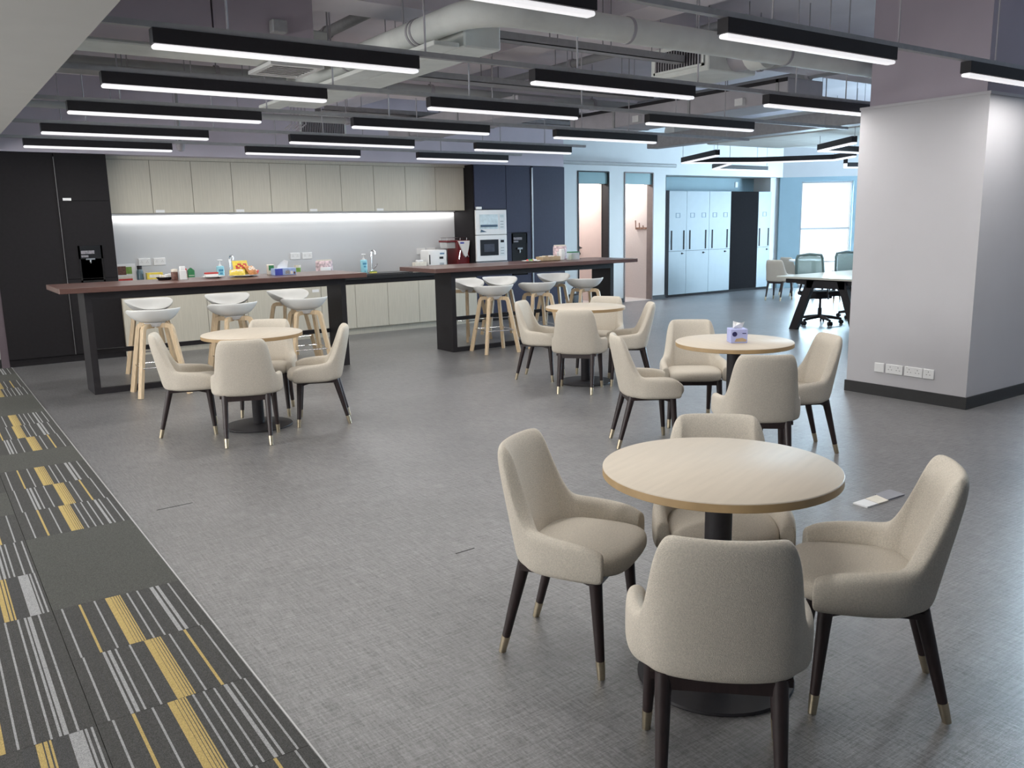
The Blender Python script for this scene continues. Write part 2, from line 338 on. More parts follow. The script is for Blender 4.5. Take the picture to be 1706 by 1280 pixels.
MB().box(-3.2, .81, -4.2, KY+.1, -.05, 0).build('underlay', CD, carpet)
def tile(key):
    mb = MB(); z = .006; e = .001
    mb.box(e, T-e, e, T-e, 0, z-.0003, 0 if key == 'P' else 1)
    xs = sorted(set([e, T-e]+[v for s_ in PAT[key] for v in s_[:2]]))
    for a, b in zip(xs, xs[1:]):
        mi = 0 if key == 'P' else 1
        for s_ in PAT[key]:
            if s_[0] <= (a+b)/2 <= s_[1]: mi = s_[2]
        mb.add([(a, e, z), (b, e, z), (b, T-e, z), (a, T-e, z)], [(0, 1, 2, 3)], mi)
    o = mb.build('carpet_tile', [CD, CD2, CW, CG, CY], carpet, fixn=False); me = o.data; bpy.data.objects.remove(o); return me
TM = {k: tile(k) for k in PAT}
cols = [(.30, 'ABABCPPABCPBCAPPABPCPB'), (-.21, 'PPEDDEGHPDGEPDGEHPDGPE'), (-.72, 'BCPPABCPPABCPPABCPPABC')]
for x0, seq in cols:
    for i, k in enumerate(seq):
        y0 = 2.785+(i-3)*T
        if y0 > KY-.4: break
        o = bpy.data.objects.new('carpet_tile', TM[k]); COL.objects.link(o); o.parent = carpet; o.location = (x0, y0, 0)
struct('trim_3', MB().box(.806, .815, -4, KY, 0, .006), mat('grey_edge_strip', (.45, .45, .45), .4, noise=(9, .05)))
for x, y, l, a in ((1.06, 4.92, .20, .05), (2.02, 3.32, .11, .05)):
    s = MB().box(-l/2, l/2, -.003, .003, 0, .0012).build('floor_gap', MAT_SEAM); s.location = (x, y, 0); s.rotation_euler = (0, 0, a); s['kind'] = 'structure'

# ------------------------------------------------------------------ kitchen wall
splash = MB().box(2.08, 7.355, SY, SY+.02, .862, 1.785).build('splashback', GLASSW)
tag(splash, 'glossy white glass splashback between the wall cabinets and worktop', 'splashback')
cabs_u = [2.08+.525*i for i in range(10)]+[7.335]
cabs_u = [2.085, 2.623, 3.136, 3.659, 4.189, 4.713, 5.238, 5.765, 6.294, 6.82, 7.345]
for i in range(10):
    a, b = cabs_u[i], cabs_u[i+1]
    t = thing('wall_cabinet', '%s light oak wall cabinet from the left, above the splashback' % ORD[i], 'cabinet', ((a+b)/2, SY, 1.79), 0, 'oak wall cabinets over the kitchen')
    w_ = (b-a)/2
    MB().box(-w_+.001, w_-.001, UY+.02-SY, -.001, 0, .66).build('body', LOAKB, t)
    dr = MB().box(-w_+.003, w_-.003, UY-SY, UY+.019-SY, -.005, .655).build('door', LOAK, t)
    if i in (1, 3, 5, 7): MB().box(-w_+.03, -w_+.14, UY-SY-.001, UY-SY, .0, .035).build('label_sticker', PLAST, dr)
struct('trim_4', MB().box(2.08, 7.4, UY-.005, SY, 2.45, 2.49), LOAK)
ls = thing('under_cabinet_light', 'bright strip light under the wall cabinets', 'strip light', (4.74, 12.06, 1.79))
MB().box(-2.6, 2.6, -.012, .012, -.012, 0).build('light_channel', SILVER, ls); MB().box(-2.6, 2.6, -.010, .010, -.015, -.012).build('light_diffuser', DIFF, ls)
lamp('strip_lamp', (0, 0, -.02), 5.2, .02, STRIP_W, (1, .985, .95), (math.radians(-4), 0, 0), ls)
cabs_b = [2.085, 2.601, 3.118, 3.653, 4.178, 4.709, 5.235, 5.759, 6.288, 6.815, 7.345]
BY = 11.45
for i in range(10):
    a, b = cabs_b[i], cabs_b[i+1]; w_ = (b-a)/2
    t = thing('base_cabinet', '%s light oak base cabinet from the left, under the worktop' % ORD[i], 'cabinet', ((a+b)/2, BY, 0), 0, 'oak base cabinets under the worktop')
    MB().box(-w_+.001, w_-.001, .02, .6, .10, .735).build('body', LOAKB, t); MB().box(-w_, w_, .06, .10, 0, .10).build('plinth', LOAK, t)
    dr = MB().box(-w_+.003, w_-.003, 0, .019, .10, .73).build('door', LOAK, t)
    if i == 4: MB().box(w_-.13, w_-.03, -.001, 0, .66, .70).build('label_sticker', PLAST, dr)
wt = thing('worktop', 'long black worktop with sunk basin under the splashback', 'worktop', (4.72, BY, .86))
MB().box(-2.64, 2.63, .0, .64, -.06, 0).build('slab', COUNT, wt); MB().box(-2.64, 2.63, .03, .05, -.125, -.06).build('recess_strip', CHAR, wt)
MB().rbox(.72, 1.55, .12, .50, 0, .012, .005).box(.76, 1.12, .16, .46, .012, .013).build('sink_rim', mat('black_sink', (.03, .03, .032), .25, noise=(30, .1)), wt)
def faucet(x, label):
    t = thing('kitchen_faucet', label, 'faucet', (x, 11.93, .86), 0, 'chrome faucets behind the bars')
    MB().cone((0, 0, 0), (0, 0, .05), .024, .02, 14).cone((0, 0, .05), (0, 0, .30), .012, .012, 12).build('stem', CHROME, t, smooth=True)
    MB().tube([(0, 0, .29), (0, 0, .325), (.01, -.02, .345), (.02, -.06, .345), (.02, -.09, .325), (.02, -.095, .28)], .012).build('spout', CHROME, t, smooth=True)
    MB().tube([(.02, 0, .06), (.06, -.01, .09), (.09, -.015, .14)], .008).build('lever', CHROME, t, smooth=True)
faucet(3.60, 'chrome faucet behind the snack plate on the left bar'); faucet(5.75, 'chrome faucet at the sink beside the blue pump bottle')
def bsocket(x0, x1, z0, z1, label, n):
    t = thing('double_socket', label, 'socket', ((x0+x1)/2, SY, (z0+z1)/2), 0, 'sockets on the splashback'); hx, hz = (x1-x0)/2, (z1-z0)/2
    MB().rbox(-hx, hx, -.012, 0, -hz, hz, .004).build('face_plate', PLAST, t)
    for c in ((-.036, .036) if n == 2 else (0,)):
        MB().box(c-.012, c-.006, -.0125, -.011, -.008, .0).box(c+.006, c+.012, -.0125, -.011, -.008, 0).box(c-.003, c+.003, -.0125, -.011, .01, .018).build('pin_holes', mat('grey_slot', (.3, .3, .3), .6, noise=(9, .05)), t)
for q in ((2.453, 2.602, 'left white socket above the dark bottle', 2), (2.641, 2.793, 'white socket above the yellow snack box', 2), (4.534, 4.683, 'white socket on the splashback above the blue tissue box', 2), (4.717, 4.869, 'white socket on the splashback above the green cup', 2), (6.634, 6.784, 'white plate on the splashback left of the water boiler', 1), (6.821, 6.973, 'white plate on the splashback half hidden by the water boiler', 1)):
    bsocket(q[0], q[1], 1.108, 1.203, q[2], q[3])

# tall dark units left and right
tl = thing('tall_cabinet', 'tall black cabinet wall left of the oak cabinets', 'cabinet', (.80, KY, 0))
MB().box(0, 1.28, .022, .62, 0, 2.485).build('body', CHAR, tl)
MB().box(.002, .70, 0, .02, .09, 2.48).build('door', CHAR, tl)
for z0, z1 in ((.09, 1.0), (1.005, 1.93), (1.935, 2.48)): MB().box(.715, 1.278, 0, .02, z0, z1).build('door', CHAR, tl)
MB().box(.704, .711, -.010, .02, .09, 2.44).build('handle_strip', mat('dark_steel_strip', (.16, .155, .16), .5, .4, noise=(60, .1)), tl)
MB().box(.76, .85, -.002, 0, 1.935, 1.965).build('label_sticker', PLAST, tl)
def dispenser(par, x0, x1, z0, z1, y=0):
    d = MB().box(x0, x1, y-.006, y+.05, z0, z0+.03).box(x0, x1, y-.006, y+.05, z1-.16, z1).box(x0, x0+.02, y-.006, y+.05, z0, z1).box(x1-.02, x1, y-.006, y+.05, z0, z1).box(x0, x1, y+.0, y+.01, z0, z1).build('dispenser_panel', mat('gloss_black', (.012, .012, .013), .12, noise=(9, .05)), par)
    xm = (x0+x1)/2; w_ = x1-x0
    MB().box(x0+.03, x0+.03+w_*.55, y-.009, y-.006, z1-.10, z1-.06).box(x0+.03, x0+w_*.4, y-.009, y-.006, z1-.14, z1-.115).build('dispenser_display', mat('grey_display', (.20, .19, .21), .3, noise=(60, .4)), d)
    MB().box(xm-.06, xm+.04, y-.03, y, z0+(z1-z0)*.62, z0+(z1-z0)*.66).cone((xm-.01, y-.02, z0+(z1-z0)*.62), (xm-.01, y-.02, z0+(z1-z0)*.53), .011, .008, 10).build('tap', CHROME, d, smooth=True)
    return d
dispenser(tl, .86, 1.13, .95, 1.40)
MB().box(.86, 1.12, -.02, 0, .88, .92).build('drip_tray', SILVER, tl)
tr = thing('tall_appliance_cabinet', 'tall dark navy cabinet wall housing two white microwaves', 'cabinet', (7.36, KY, 0))
MB().box(0, 1.83, .022, .62, 0, 2.485).build('body', CHAR, tr)
for a, b, z0, z1 in ((.02, .62, .09, .96), (.02, .62, 1.80, 2.48), (.63, 1.12, 1.42, 2.48), (.63, 1.12, .09, .72), (1.17, 1.828, .09, .88), (1.17, 1.828, .885, 2.48)):
    MB().box(a, b, 0, .02, z0, z1).build('door', NAVY, tr)
MB().box(.63, .715, 0, .02, .725, 1.415).box(1.035, 1.12, 0, .02, .725, 1.415).build('door_surround', NAVY, tr)
MB().box(1.13, 1.16, -.012, .02, .09, 2.46).build('handle_strip', SILVER, tr)
dispenser(tr, .72, 1.03, .73, 1.40)
MB().rbox(.03, .13, -.03, 0, 1.795, 1.835, .004).build('sensor_box', PLAST, tr)
def microwave(label, z0, z1, wrapped):
    t = thing('built_in_microwave', label, 'microwave', (7.38, KY, z0)); h = z1-z0
    MB().rbox(0, .59, -.018, .02, 0, h, .006).build('front_frame', PLAST, t)
    win = MB().box(.07, .42, -.022, -.017, .09, h-.07).build('door_window', mat('wrapped_door', (.58, .68, .72), .2, noise=(14, .15)) if wrapped else mat('black_glass', (.015, .015, .018), .1, noise=(9, .05)), t)
    if wrapped:
        MB().rbox(.08, .40, -.04, -.022, .125, .158, .006).build('door_handle', mat('dark_blue_handle', (.05, .09, .14), .4, noise=(9, .1)), t)
        MB().prism([(.075, .04), (.20, .045), (.09, .085)], -.0235, -.022).build('film_corner', MATS['dark_blue_handle'], t)
    else: MB().box(.14, .34, -.0235, -.022, .15, h-.14).build('inner_window', mat('dim_glass', (.06, .065, .085), .15, noise=(9, .2)), win)
    cp = MB().box(.445, .55, -.021, -.017, .08, h-.06).build('control_panel', mat('panel_white', (.68, .72, .74), .4, noise=(9, .02)), t)
    MB().box(.462, .53, -.0225, -.021, h-.12, h-.08).build('display', MATS['black_glass'] if not wrapped else mat('pale_display', (.5, .58, .6), .3, noise=(9, .05)), cp)
    for r in range(3): MB().box(.465, .525, -.0225, -.021, .11+r*.045, .125+r*.045).build('button_row', mat('button_grey', (.35, .40, .42), .5, noise=(9, .05)), cp)
mat('black_glass', (.015, .015, .018), .1, noise=(9, .05))
microwave('white built-in microwave still wrapped in film, above another', 1.395, 1.785, True)
microwave('white built-in microwave with black glass door, below another', .975, 1.388, False)
struct('trim_5', MB().box(7.375, 7.975, KY-.03, KY, .945, .965), SILVER)

# ------------------------------------------------------------------ bars
def bar(label, x0, x1, l0, l1):
    t = thing('bar_table', label, 'bar table', (x0, 8.76, 0), 0, 'high walnut bar tables'); w_ = x1-x0; a = l0-x0; b = l1-x0
    MB().rbox(0, w_, 0, .90, 1.0, 1.05, .004, 1).build('top', WALNUT, t)
    MB().box(a, b, .19, .59, .925, 1.0).build('apron', BLACK, t)
    for q in (a, b-.06): MB().box(q, q+.06, .19, .59, 0, .925).build('leg', BLACK, t)
    MB().box(a+.06, b-.06, .19, .25, 0, .055).build('floor_rail', BLACK, t); MB().box(a+.06, b-.06, .55, .59, .35, .395).build('back_rail', BLACK, t)
bar('long walnut topped bar on black frame at the left, below the splashback', 1.07, 4.16, 1.30, 3.98)
bar('long walnut topped bar on black frame at the right, before the microwaves', 5.04, 8.30, 5.37, 8.02)

# stools
def shell_mesh():
    mb = MB(); R_, S_ = 7, 32
    vs_ = [(0, 0, .69)]
    for i in range(1, R_+1):
        r = i/R_
        for k in range(S_):
            w = 2*PI*k/S_; c, s = math.cos(w), math.sin(w)          # w=-90deg is the back
            back = max(0, -s); side = abs(c)
            rim = .030+.105*back**.7+.095*side**2*(1-.3*max(0, s))
            rim = min(rim, .138)
            px = .252*math.copysign(abs(c)**.85, c); py = .218*math.copysign(abs(s)**.85, s)
            if s > 0: py *= .92
            fl = r**.72
            vs_.append((px*fl, py*fl+.01, .69+rim*r**2.6))
    fs = [(0, 1+k, 1+(k+1) % S_) for k in range(S_)]
    for i in range(R_-1):
        for k in range(S_):
            a = 1+i*S_+k; b = 1+i*S_+(k+1) % S_; fs.append((a, a+S_, b+S_, b))
    return mb.add(vs_, fs)
def make_stool(label):
    t = thing('bar_stool', label, 'bar stool', group='white shell bar stools at the bars')
    o = shell_mesh().build('seat_shell', SHELL, t, smooth=True)
    sd = o.modifiers.new('solid', 'SOLIDIFY'); sd.thickness = .012; sd.offset = 1
    ss = o.modifiers.new('sub', 'SUBSURF'); ss.levels = ss.render_levels = 1
    MB().cone((0, 0, .655), (0, 0, .695), .07, .10, 18).build('mount', PLAST, t, smooth=True)
    for sx in (-1, 1):
        for sy in (-1, 1):
            MB().tube([(sx*.02, sy*.02, .664), (sx*.10, sy*.10, .665), (sx*.118, sy*.118, .657), (sx*.128, sy*.128, .635), (sx*.222, sy*.222, 0)], 0, square=(.034, .044)).build('leg', OAK, t)
    r = .187
    MB().tube([(-r, -r, .28), (r, -r, .28)], .006).tube([(r, -r, .28), (r, r, .28)], .006).tube([(r, r, .28), (-r, r, .28)], .006).tube([(-r, r, .28), (-r, -r, .28)], .006).build('footrest', CHROME, t, smooth=True)
    return t
SPOTS = [(1.84, 8.63, -.05, 'white shell stool with oak legs, leftmost, near side of the left bar'),
 (2.62, 8.70, .1, 'white shell stool, middle one on the near side of the left bar'),
 (3.40, 8.74, -.12, 'white shell stool, right one on the near side of the left bar'),
 (2.06, 9.86, PI+.1, 'white shell stool behind the left bar, at its left end'),
 (2.92, 9.88, PI-.15, 'white shell stool behind the left bar, in the middle'),
 (3.64, 9.88, PI+.2, 'white shell stool behind the left bar, at its right'),
 (5.80, 8.66, -.15, 'white shell stool nearest the camera at the right bar'),
 (6.50, 8.70, -.2, 'white shell stool, middle one on the near side of the right bar'),
 (7.36, 8.78, -.25, 'white shell stool, last on the near side of the right bar'),
 (6.16, 9.86, PI+.2, 'white shell stool behind the right bar, beside the black leg panel'),
 (6.72, 9.88, PI-.35, 'white shell stool behind the right bar, in the middle'),
 (7.66, 9.86, PI-.3, 'white shell stool behind the right bar, by the wall opening')]
st0 = make_stool(SPOTS[0][3])
for i, (x, y, a, lb_) in enumerate(SPOTS):
    if i == 0: st0.location = (x, y, 0); st0.rotation_euler = (0, 0, a)
    else: dup(st0, (x, y, 0), a, lb_)

# ------------------------------------------------------------------ upholstered armchairs
def chair_shell():
    half = [(.250, .208, .474, 0), (.257, .168, .492, 0), (.259, .10, .500, 0), (.257, .04, .505, .1), (.249, -.01, .509, .3), (.238, -.044, .514, .6), (.226, -.063, .528, .85), (.215, -.078, .580, 1), (.207, -.090, .660, 1), (.201, -.101, .735, 1), (.192, -.114, .772, 1), (.176, -.130, .788, 1), (.140, -.150, .791, 1), (.07, -.165, .79, 1), (0, -.169, .79, 1)]
    st = half+[(-x, y, t, w) for x, y, t, w in half[-2::-1]]
    n = len(st); rings = []
    for i, (x, y, zt, w) in enumerate(st):
        a = st[max(i-1, 0)]; b = st[min(i+1, n-1)]
        d = Vector((b[0]-a[0], b[1]-a[1], 0)).normalized(); nin = Vector((d.y, -d.x, 0))    # towards the inside
        if nin.dot(Vector((-x, .05-y, 0))) < 0: nin = -nin
        zb = .360; t = .052+.012*w; ring = []
        prof = [(0, .020), (.06, .006), (.16, 0), (.4, 0), (.65, 0), (.86, .002), (.955, .012), (1, t*.5), (.955, t-.012), (.86, t-.001), (.62, t+.004), (.35, t+.006), (.12, t+.006), (0, t)]
        for f, off in prof:
            z = zb+(zt-zb)*f; k = max(0, z-.42)*w
            p = Vector((x, y, z))+nin*off
            p.x *= 1-.20*k; p.y -= .22*k
            ring.append(p)
        rings.append(ring)
    # rounded arm fronts
    def endcap(r, dy, s):
        c = sum(r, Vector())/len(r); return [Vector((c.x+(p.x-c.x)*s, p.y+dy, c.z+(p.z-c.z)*s)) for p in r]
    rings = [endcap(rings[0], .014, .6), endcap(rings[0], .010, .9)]+rings+[endcap(rings[-1], .010, .9), endcap(rings[-1], .014, .6)]
    m = len(rings[0]); mb = MB()
    mb.add([p for r in rings for p in r], [(i*m+k, i*m+(k+1) % m, (i+1)*m+(k+1) % m, (i+1)*m+k) for i in range(len(rings)-1) for k in range(m)]+[tuple(range(m)), tuple(range(len(rings)*m-1, (len(rings)-1)*m-1, -1))])
    return mb
def chair_seat():
    S_ = 36; rings = []
    for sc, z in ((.80, .362), (.94, .366), (1, .385), (1.0, .412), (.975, .430), (.9, .441), (.7, .449), (.35, .453)):
        ring = []
        for k in range(S_):
            w = 2*PI*k/S_; c, s = math.cos(w), math.sin(w); e = .5
            px = .212*math.copysign(abs(c)**e, c); py = math.copysign(abs(s)**e, s)
            py = .062+(.212 if s > 0 else .195)*py
            if s < 0: px *= 1-.16*s*s
            if s > 0: px *= 1-.06*s
            dip = -.010*(.5-.5*s) if z > .42 else 0
            ring.append((px*sc, .06+(py-.06)*sc, z+dip))
        rings.append(ring)
    mb = MB(); vs_ = [v for r in rings for v in r]; vs_.append((0, .06, .448)); top = len(vs_)-1
    fs = [(i*S_+k, i*S_+(k+1) % S_, (i+1)*S_+(k+1) % S_, (i+1)*S_+k) for i in range(len(rings)-1) for k in range(S_)]
    fs += [((len(rings)-1)*S_+k, (len(rings)-1)*S_+(k+1) % S_, top) for k in range(S_)]+[tuple(range(S_-1, -1, -1))]
    return mb.add(vs_, fs)
def make_chair(label):
    t = thing('upholstered_armchair', label, 'chair', group='beige upholstered armchairs')
    chair_shell().build('back_and_arms', FABRIC, t, smooth=True, subsurf=2)
    chair_seat().build('seat', FABRIC, t, smooth=True, subsurf=1)
    MB().box(-.175, .175, .15, .185, .325, .364).box(-.15, .15, -.125, -.095, .325, .364).prism([(-.11, .345), (-.11, .366), (.17, .366), (.17, .325), (.10, .345)], -.185, -.155, 'x').prism([(-.11, .345), (-.11, .366), (.17, .366), (.17, .325), (.10, .345)], .155, .185, 'x').build('seat_frame', DWOOD, t)
    for sx in (-1, 1):
        for tp, ft in (((.178, .172), (.195, .2)), ((.150, -.105), (.155, -.2))):
            A = Vector((sx*tp[0], tp[1], .366)); B = Vector((sx*ft[0], ft[1], 0)); K = A.lerp(B, .82)
            lg = MB().cone(A, K, .024, .0155, 14).build('leg', DWOOD, t, smooth=True)
            MB().cone(K, B, .0165, .0135, 14).build('leg_tip', BRASS, lg, smooth=True)
    return t
D = math.radians
CH = [(1.842, 2.305, -150.4, 'beige armchair left of the nearest round table, facing right'),
 (1.692, 1.454, -44.5, 'nearest beige armchair, seen from behind at the bottom of the picture'),
 (2.450, 1.448, 39.7, 'beige armchair right of the nearest round table, facing left'),
 (2.435, 2.106, 136.7, 'beige armchair behind the nearest round table, facing the camera'),
 (1.625, 6.783, -105.8, 'beige armchair left of the round table by the left bar'),
 (1.915, 6.179, -21.5, 'beige armchair with its back to the camera, round table by the left bar'),
 (2.611, 6.429, 66.4, 'beige armchair right of the round table by the left bar'),
 (2.379, 7.054, 148.7, 'beige armchair behind the round table by the left bar'),
 (5.12, 6.84, -145.0, 'beige armchair left of the round table by the right bar'),
 (4.988, 6.058, -48.9, 'beige armchair with its back to the camera, round table by the right bar'),
 (5.637, 6.040, 52.0, 'beige armchair right of the round table by the right bar'),
 (5.80, 6.67, 120.0, 'beige armchair behind the round table by the right bar'),
 (4.110, 4.280, -122.0, 'beige armchair left of the table that holds the tissue box'),
 (4.094, 3.260, -39.8, 'beige armchair with its back to the camera, table with the tissue box'),
 (4.813, 3.485, 60.9, 'beige armchair right of the table with the tissue box, by the column'),
 (4.850, 4.500, 140.0, 'beige armchair behind the table that holds the tissue box'),
 (13.72, 10.55, -80, 'beige armchair in front of the lockers, far away, nearest the desk'),
 (14.75, 11.0, -100, 'pale armchair at the far table, half hidden behind another chair'),
 (14.25, 9.62, 70, 'pale armchair in front of the tall window, between two mesh chairs'),
 (15.25, 10.15, 95, 'pale armchair at the far right in front of the tall window')]
ch0 = make_chair(CH[0][3])
for i, (x, y, a, lb_) in enumerate(CH):
    if i == 0: ch0.location = (x, y, 0); ch0.rotation_euler = (0, 0, D(a))
    else: dup(ch0, (x, y, 0), D(a), lb_)
def make_table(label, loc):
    t = thing('round_table', label, 'table', loc, .3, 'round pedestal tables')
    r = .387
    tp = MB().lathe([(0, .75), (r-.003, .75), (r-.001, .7485), (r, .746)], n=72).lathe([(r, .746), (r, .722), (r-.003, .72), (0, .72)], n=72, mi=1)
    tp.build('table_top', [BEECH, BEECHE], t, smooth=True)
    MB().cone((0, 0, .012), (0, 0, .715), .045, .045, 24).lathe([(0, .70), (.12, .70), (.12, .719), (0, .719)], n=28).build('column', BLACK, t, smooth=True)
    MB().lathe([(0, 0), (.262, 0), (.265, .004), (.262, .012), (.06, .02), (0, .02)], n=48).build('base_plate', BLACK, t, smooth=True)
    return t
tb0 = make_table('pale round table nearest the camera, top empty', (2.105, 1.823, 0))
dup(tb0, (2.128, 6.62, 0), .9, 'pale round table at the left, before the left bar')
dup(tb0, (5.33, 6.36, 0), .5, 'pale round table before the right bar')
dup(tb0, (4.45, 3.76, 0), 1.2, 'pale round table with a tissue box on it, by the column')

# ------------------------------------------------------------------ lockers and far office corner
def locker(label, x0, x1, dark=False, slots=2, plates=1):
    t = thing('locker', label, 'locker', (x0, DY+.06, 0), 0, 'tall lockers along the far wall'); w_ = x1-x0
    MB().box(.002, w_-.002, .02, .5, .05, 2.15).build('body', CHAR, t); MB().box(.002, w_-.002, .03, .5, 0, .05).build('plinth', CHAR, t)
    if dark:
        MB().box(.004, w_-.004, .004, .02, .06, 2.15).build('door', mat('matte_black_panel', (.010, .009, .010), .9, spec=.05, noise=(20, .1)), t); return t
    up_ = MB().box(.004, w_-.004, 0, .02, .945, 2.15).build('door', LOCK, t); lo = MB().box(.004, w_-.004, 0, .02, .055, .938).build('door', LOCK, t)
    for s in ((.15, .85) if slots == 2 else (.5,)): MB().box(w_*s-.019, w_*s+.019, -.004, 0, .97, 1.36).build('pull_slot', CHAR, up_)
    for c in ((.5,) if plates == 1 else (.25, .75)):
        cx_ = w_*c; mb = MB()
        for a in ((-.062, -.050, -.04, .05), (.050, .062, -.04, .05)): mb.box(cx_+a[0], cx_+a[1], -.004, 0, 1.66+a[2], 1.66+a[3])
        mb.box(cx_-.06, cx_+.06, -.004, 0, 1.703, 1.712).box(cx_-.06, cx_+.06, -.004, 0, 1.616, 1.625).build('card_holder', mat('blue_grey_plate', (.05, .10, .15), .4, noise=(9, .05)), up_)
    MB().cone((w_*.75, -.012, .89), (w_*.75, 0, .89), .018, .018, 12).box(w_*.75, w_*.75+.05, -.012, -.006, .885, .895).build('lock', CHAR, lo)
locker('pale blue locker, leftmost beside the dark filler', 12.66, 13.17)
locker('pale blue locker, second from the left, two card holders', 13.17, 13.85, plates=2)
locker('pale blue locker left of the plain black panel', 13.85, 14.52, plates=2)
locker('plain black panel between the pale blue lockers', 14.52, 15.42, dark=True)
locker('pale blue locker at the right of the plain black panel', 15.42, 15.85)
struct('wall_corner', MB().box(15.86, 16.30, DY+.10, 13.07, 0, 2.46), FARW)
struct('trim_6', MB().box(12.5, 12.66, DY+.06, 12.97, 0, 2.16), CHAR)
sn = MB().rbox(15.22, 15.31, 12.955, 12.97, 2.26, 2.38, .004).build('wall_plate', PLAST); tag(sn, 'small white plate on the blue wall above the black panel', 'wall plate')
LAM = mat('pale_desk_laminate', (.62, .62, .55), .3, noise=(6, .04))
dk = thing('meeting_desk', 'pale topped desk on slanted black legs beside the column', 'desk', (10.16, 6.45, 0))
MB().rbox(0, 2.6, 0, 1.40, .715, .745, .004, 1).build('desk_top', LAM, dk); MB().box(.06, 2.5, .12, 1.28, .655, .715).build('under_frame', BLACK, dk)
for x in (-.02, 2.3):
    for y0, y1 in ((1.10, .84), (.10, .36)):
        MB().prism([(y0-.06, 0), (y0+.06, 0), (y1+.06, .70), (y1-.06, .70)], x+.03, x+.10, 'x').build('leg', BLACK, dk)
    MB().box(x+.03, x+.10, .30, .90, .60, .70).build('cross_bar', BLACK, dk)
for k in range(2): MB().tube([(.06+.5*k, .6, .66), (.1+.6*k, .6, .45)], .01).build('cable', BLACK, dk)
MESHG = mat('grey_mesh', (.34, .46, .45), .6, noise=(300, .25), alpha=.75)
GFR = mat('grey_chair_frame', (.10, .15, .15), .45, noise=(20, .1))
def office_chair(label):
    t = thing('office_chair', label, 'office chair', group='mesh office chairs at the desk')
    for k in range(5):
        w = 2*PI*k/5+.2; c, s = math.cos(w), math.sin(w)
        lg = MB().tube([(0, 0, .115), (c*.16, s*.16, .10), (c*.31, s*.31, .075)], [.03, .025, .018], n=8).build('base_leg', BLACK, t, smooth=True)
        MB().cone((c*.31-s*.03, s*.31+c*.03, .032), (c*.31-s*.008, s*.31+c*.008, .032), .032, .032, 14).cone((c*.31+s*.03, s*.31-c*.03, .032), (c*.31+s*.008, s*.31-c*.008, .032), .032, .032, 14).cone((c*.31, s*.31, .03), (c*.31, s*.31, .08), .008, .008, 8).build('caster', BLACK, lg, smooth=True)
    MB().cone((0, 0, .09), (0, 0, .24), .03, .03, 14).cone((0, 0, .24), (0, 0, .40), .018, .018, 12).rbox(-.12, .12, -.1, .12, .38, .42, .01).build('gas_lift', BLACK, t, smooth=True)
    MB().tube([(.10, 0, .39), (.24, .02, .385)], .008).build('lever', BLACK, t)
    MB().rbox(-.25, .25, -.23, .25, .42, .49, .03, 3).build('seat', mat('black_seat_fabric', (.022, .021, .026), .85, noise=(200, .2)), t, smooth=True)
    MB().tube([(0, -.1, .40), (0, -.25, .43), (0, -.30, .55), (0, -.29, .66)], .02, square=(.07, .03)).build('back_support', BLACK, t)
    a = [(-.22, -.27, .60), (-.235, -.29, .75), (-.225, -.31, .95), (-.20, -.315, 1.0), (0, -.325, 1.02), (.20, -.315, 1.0), (.225, -.31, .95), (.235, -.29, .75), (.22, -.27, .60), (0, -.28, .585), (-.22, -.27, .60)]
    MB().tube(a, .02, n=8).build('back_frame', GFR, t, smooth=True)
    mm = MB().add([(-.215, -.27, .61), (.215, -.27, .61), (.23, -.29, .75), (-.23, -.29, .75), (.215, -.31, .97), (-.215, -.31, .97), (0, -.325, 1.01)], [(0, 1, 2, 3), (3, 2, 4, 5), (5, 4, 6)])
    o = mm.build('back_mesh', MESHG, t); q = o.modifiers.new('s', 'SOLIDIFY'); q.thickness = .006
    for sx in (-1, 1): MB().tube([(sx*.24, -.1, .45), (sx*.29, -.1, .50), (sx*.29, -.06, .60)], .014).rbox(sx*.29-.03, sx*.29+.03, -.14, .10, .595, .62, .01).build('armrest', BLACK, t, smooth=True)
    return t
oc = office_chair('mesh office chair on casters tucked behind the desk'); oc.location = (10.98, 7.68, 0); oc.rotation_euler = (0, 0, PI-.35)
dup(oc, (12.05, 7.72, 0), PI-.2, 'mesh office chair farther right behind the desk, half hidden by the column')
ft = thing('far_table', 'white round table among the chairs near the tall window', 'table', (14.55, 10.35, 0))
MB().lathe([(0, .72), (.48, .72), (.48, .75), (0, .75)], n=40).build('table_top', PLAST, ft, smooth=True); MB().cone((0, 0, 0), (0, 0, .72), .05, .05, 16).build('column', PLAST, ft, smooth=True); MB().lathe([(0, 0), (.26, 0), (.25, .02), (0, .03)], n=32).build('base_plate', PLAST, ft, smooth=True)

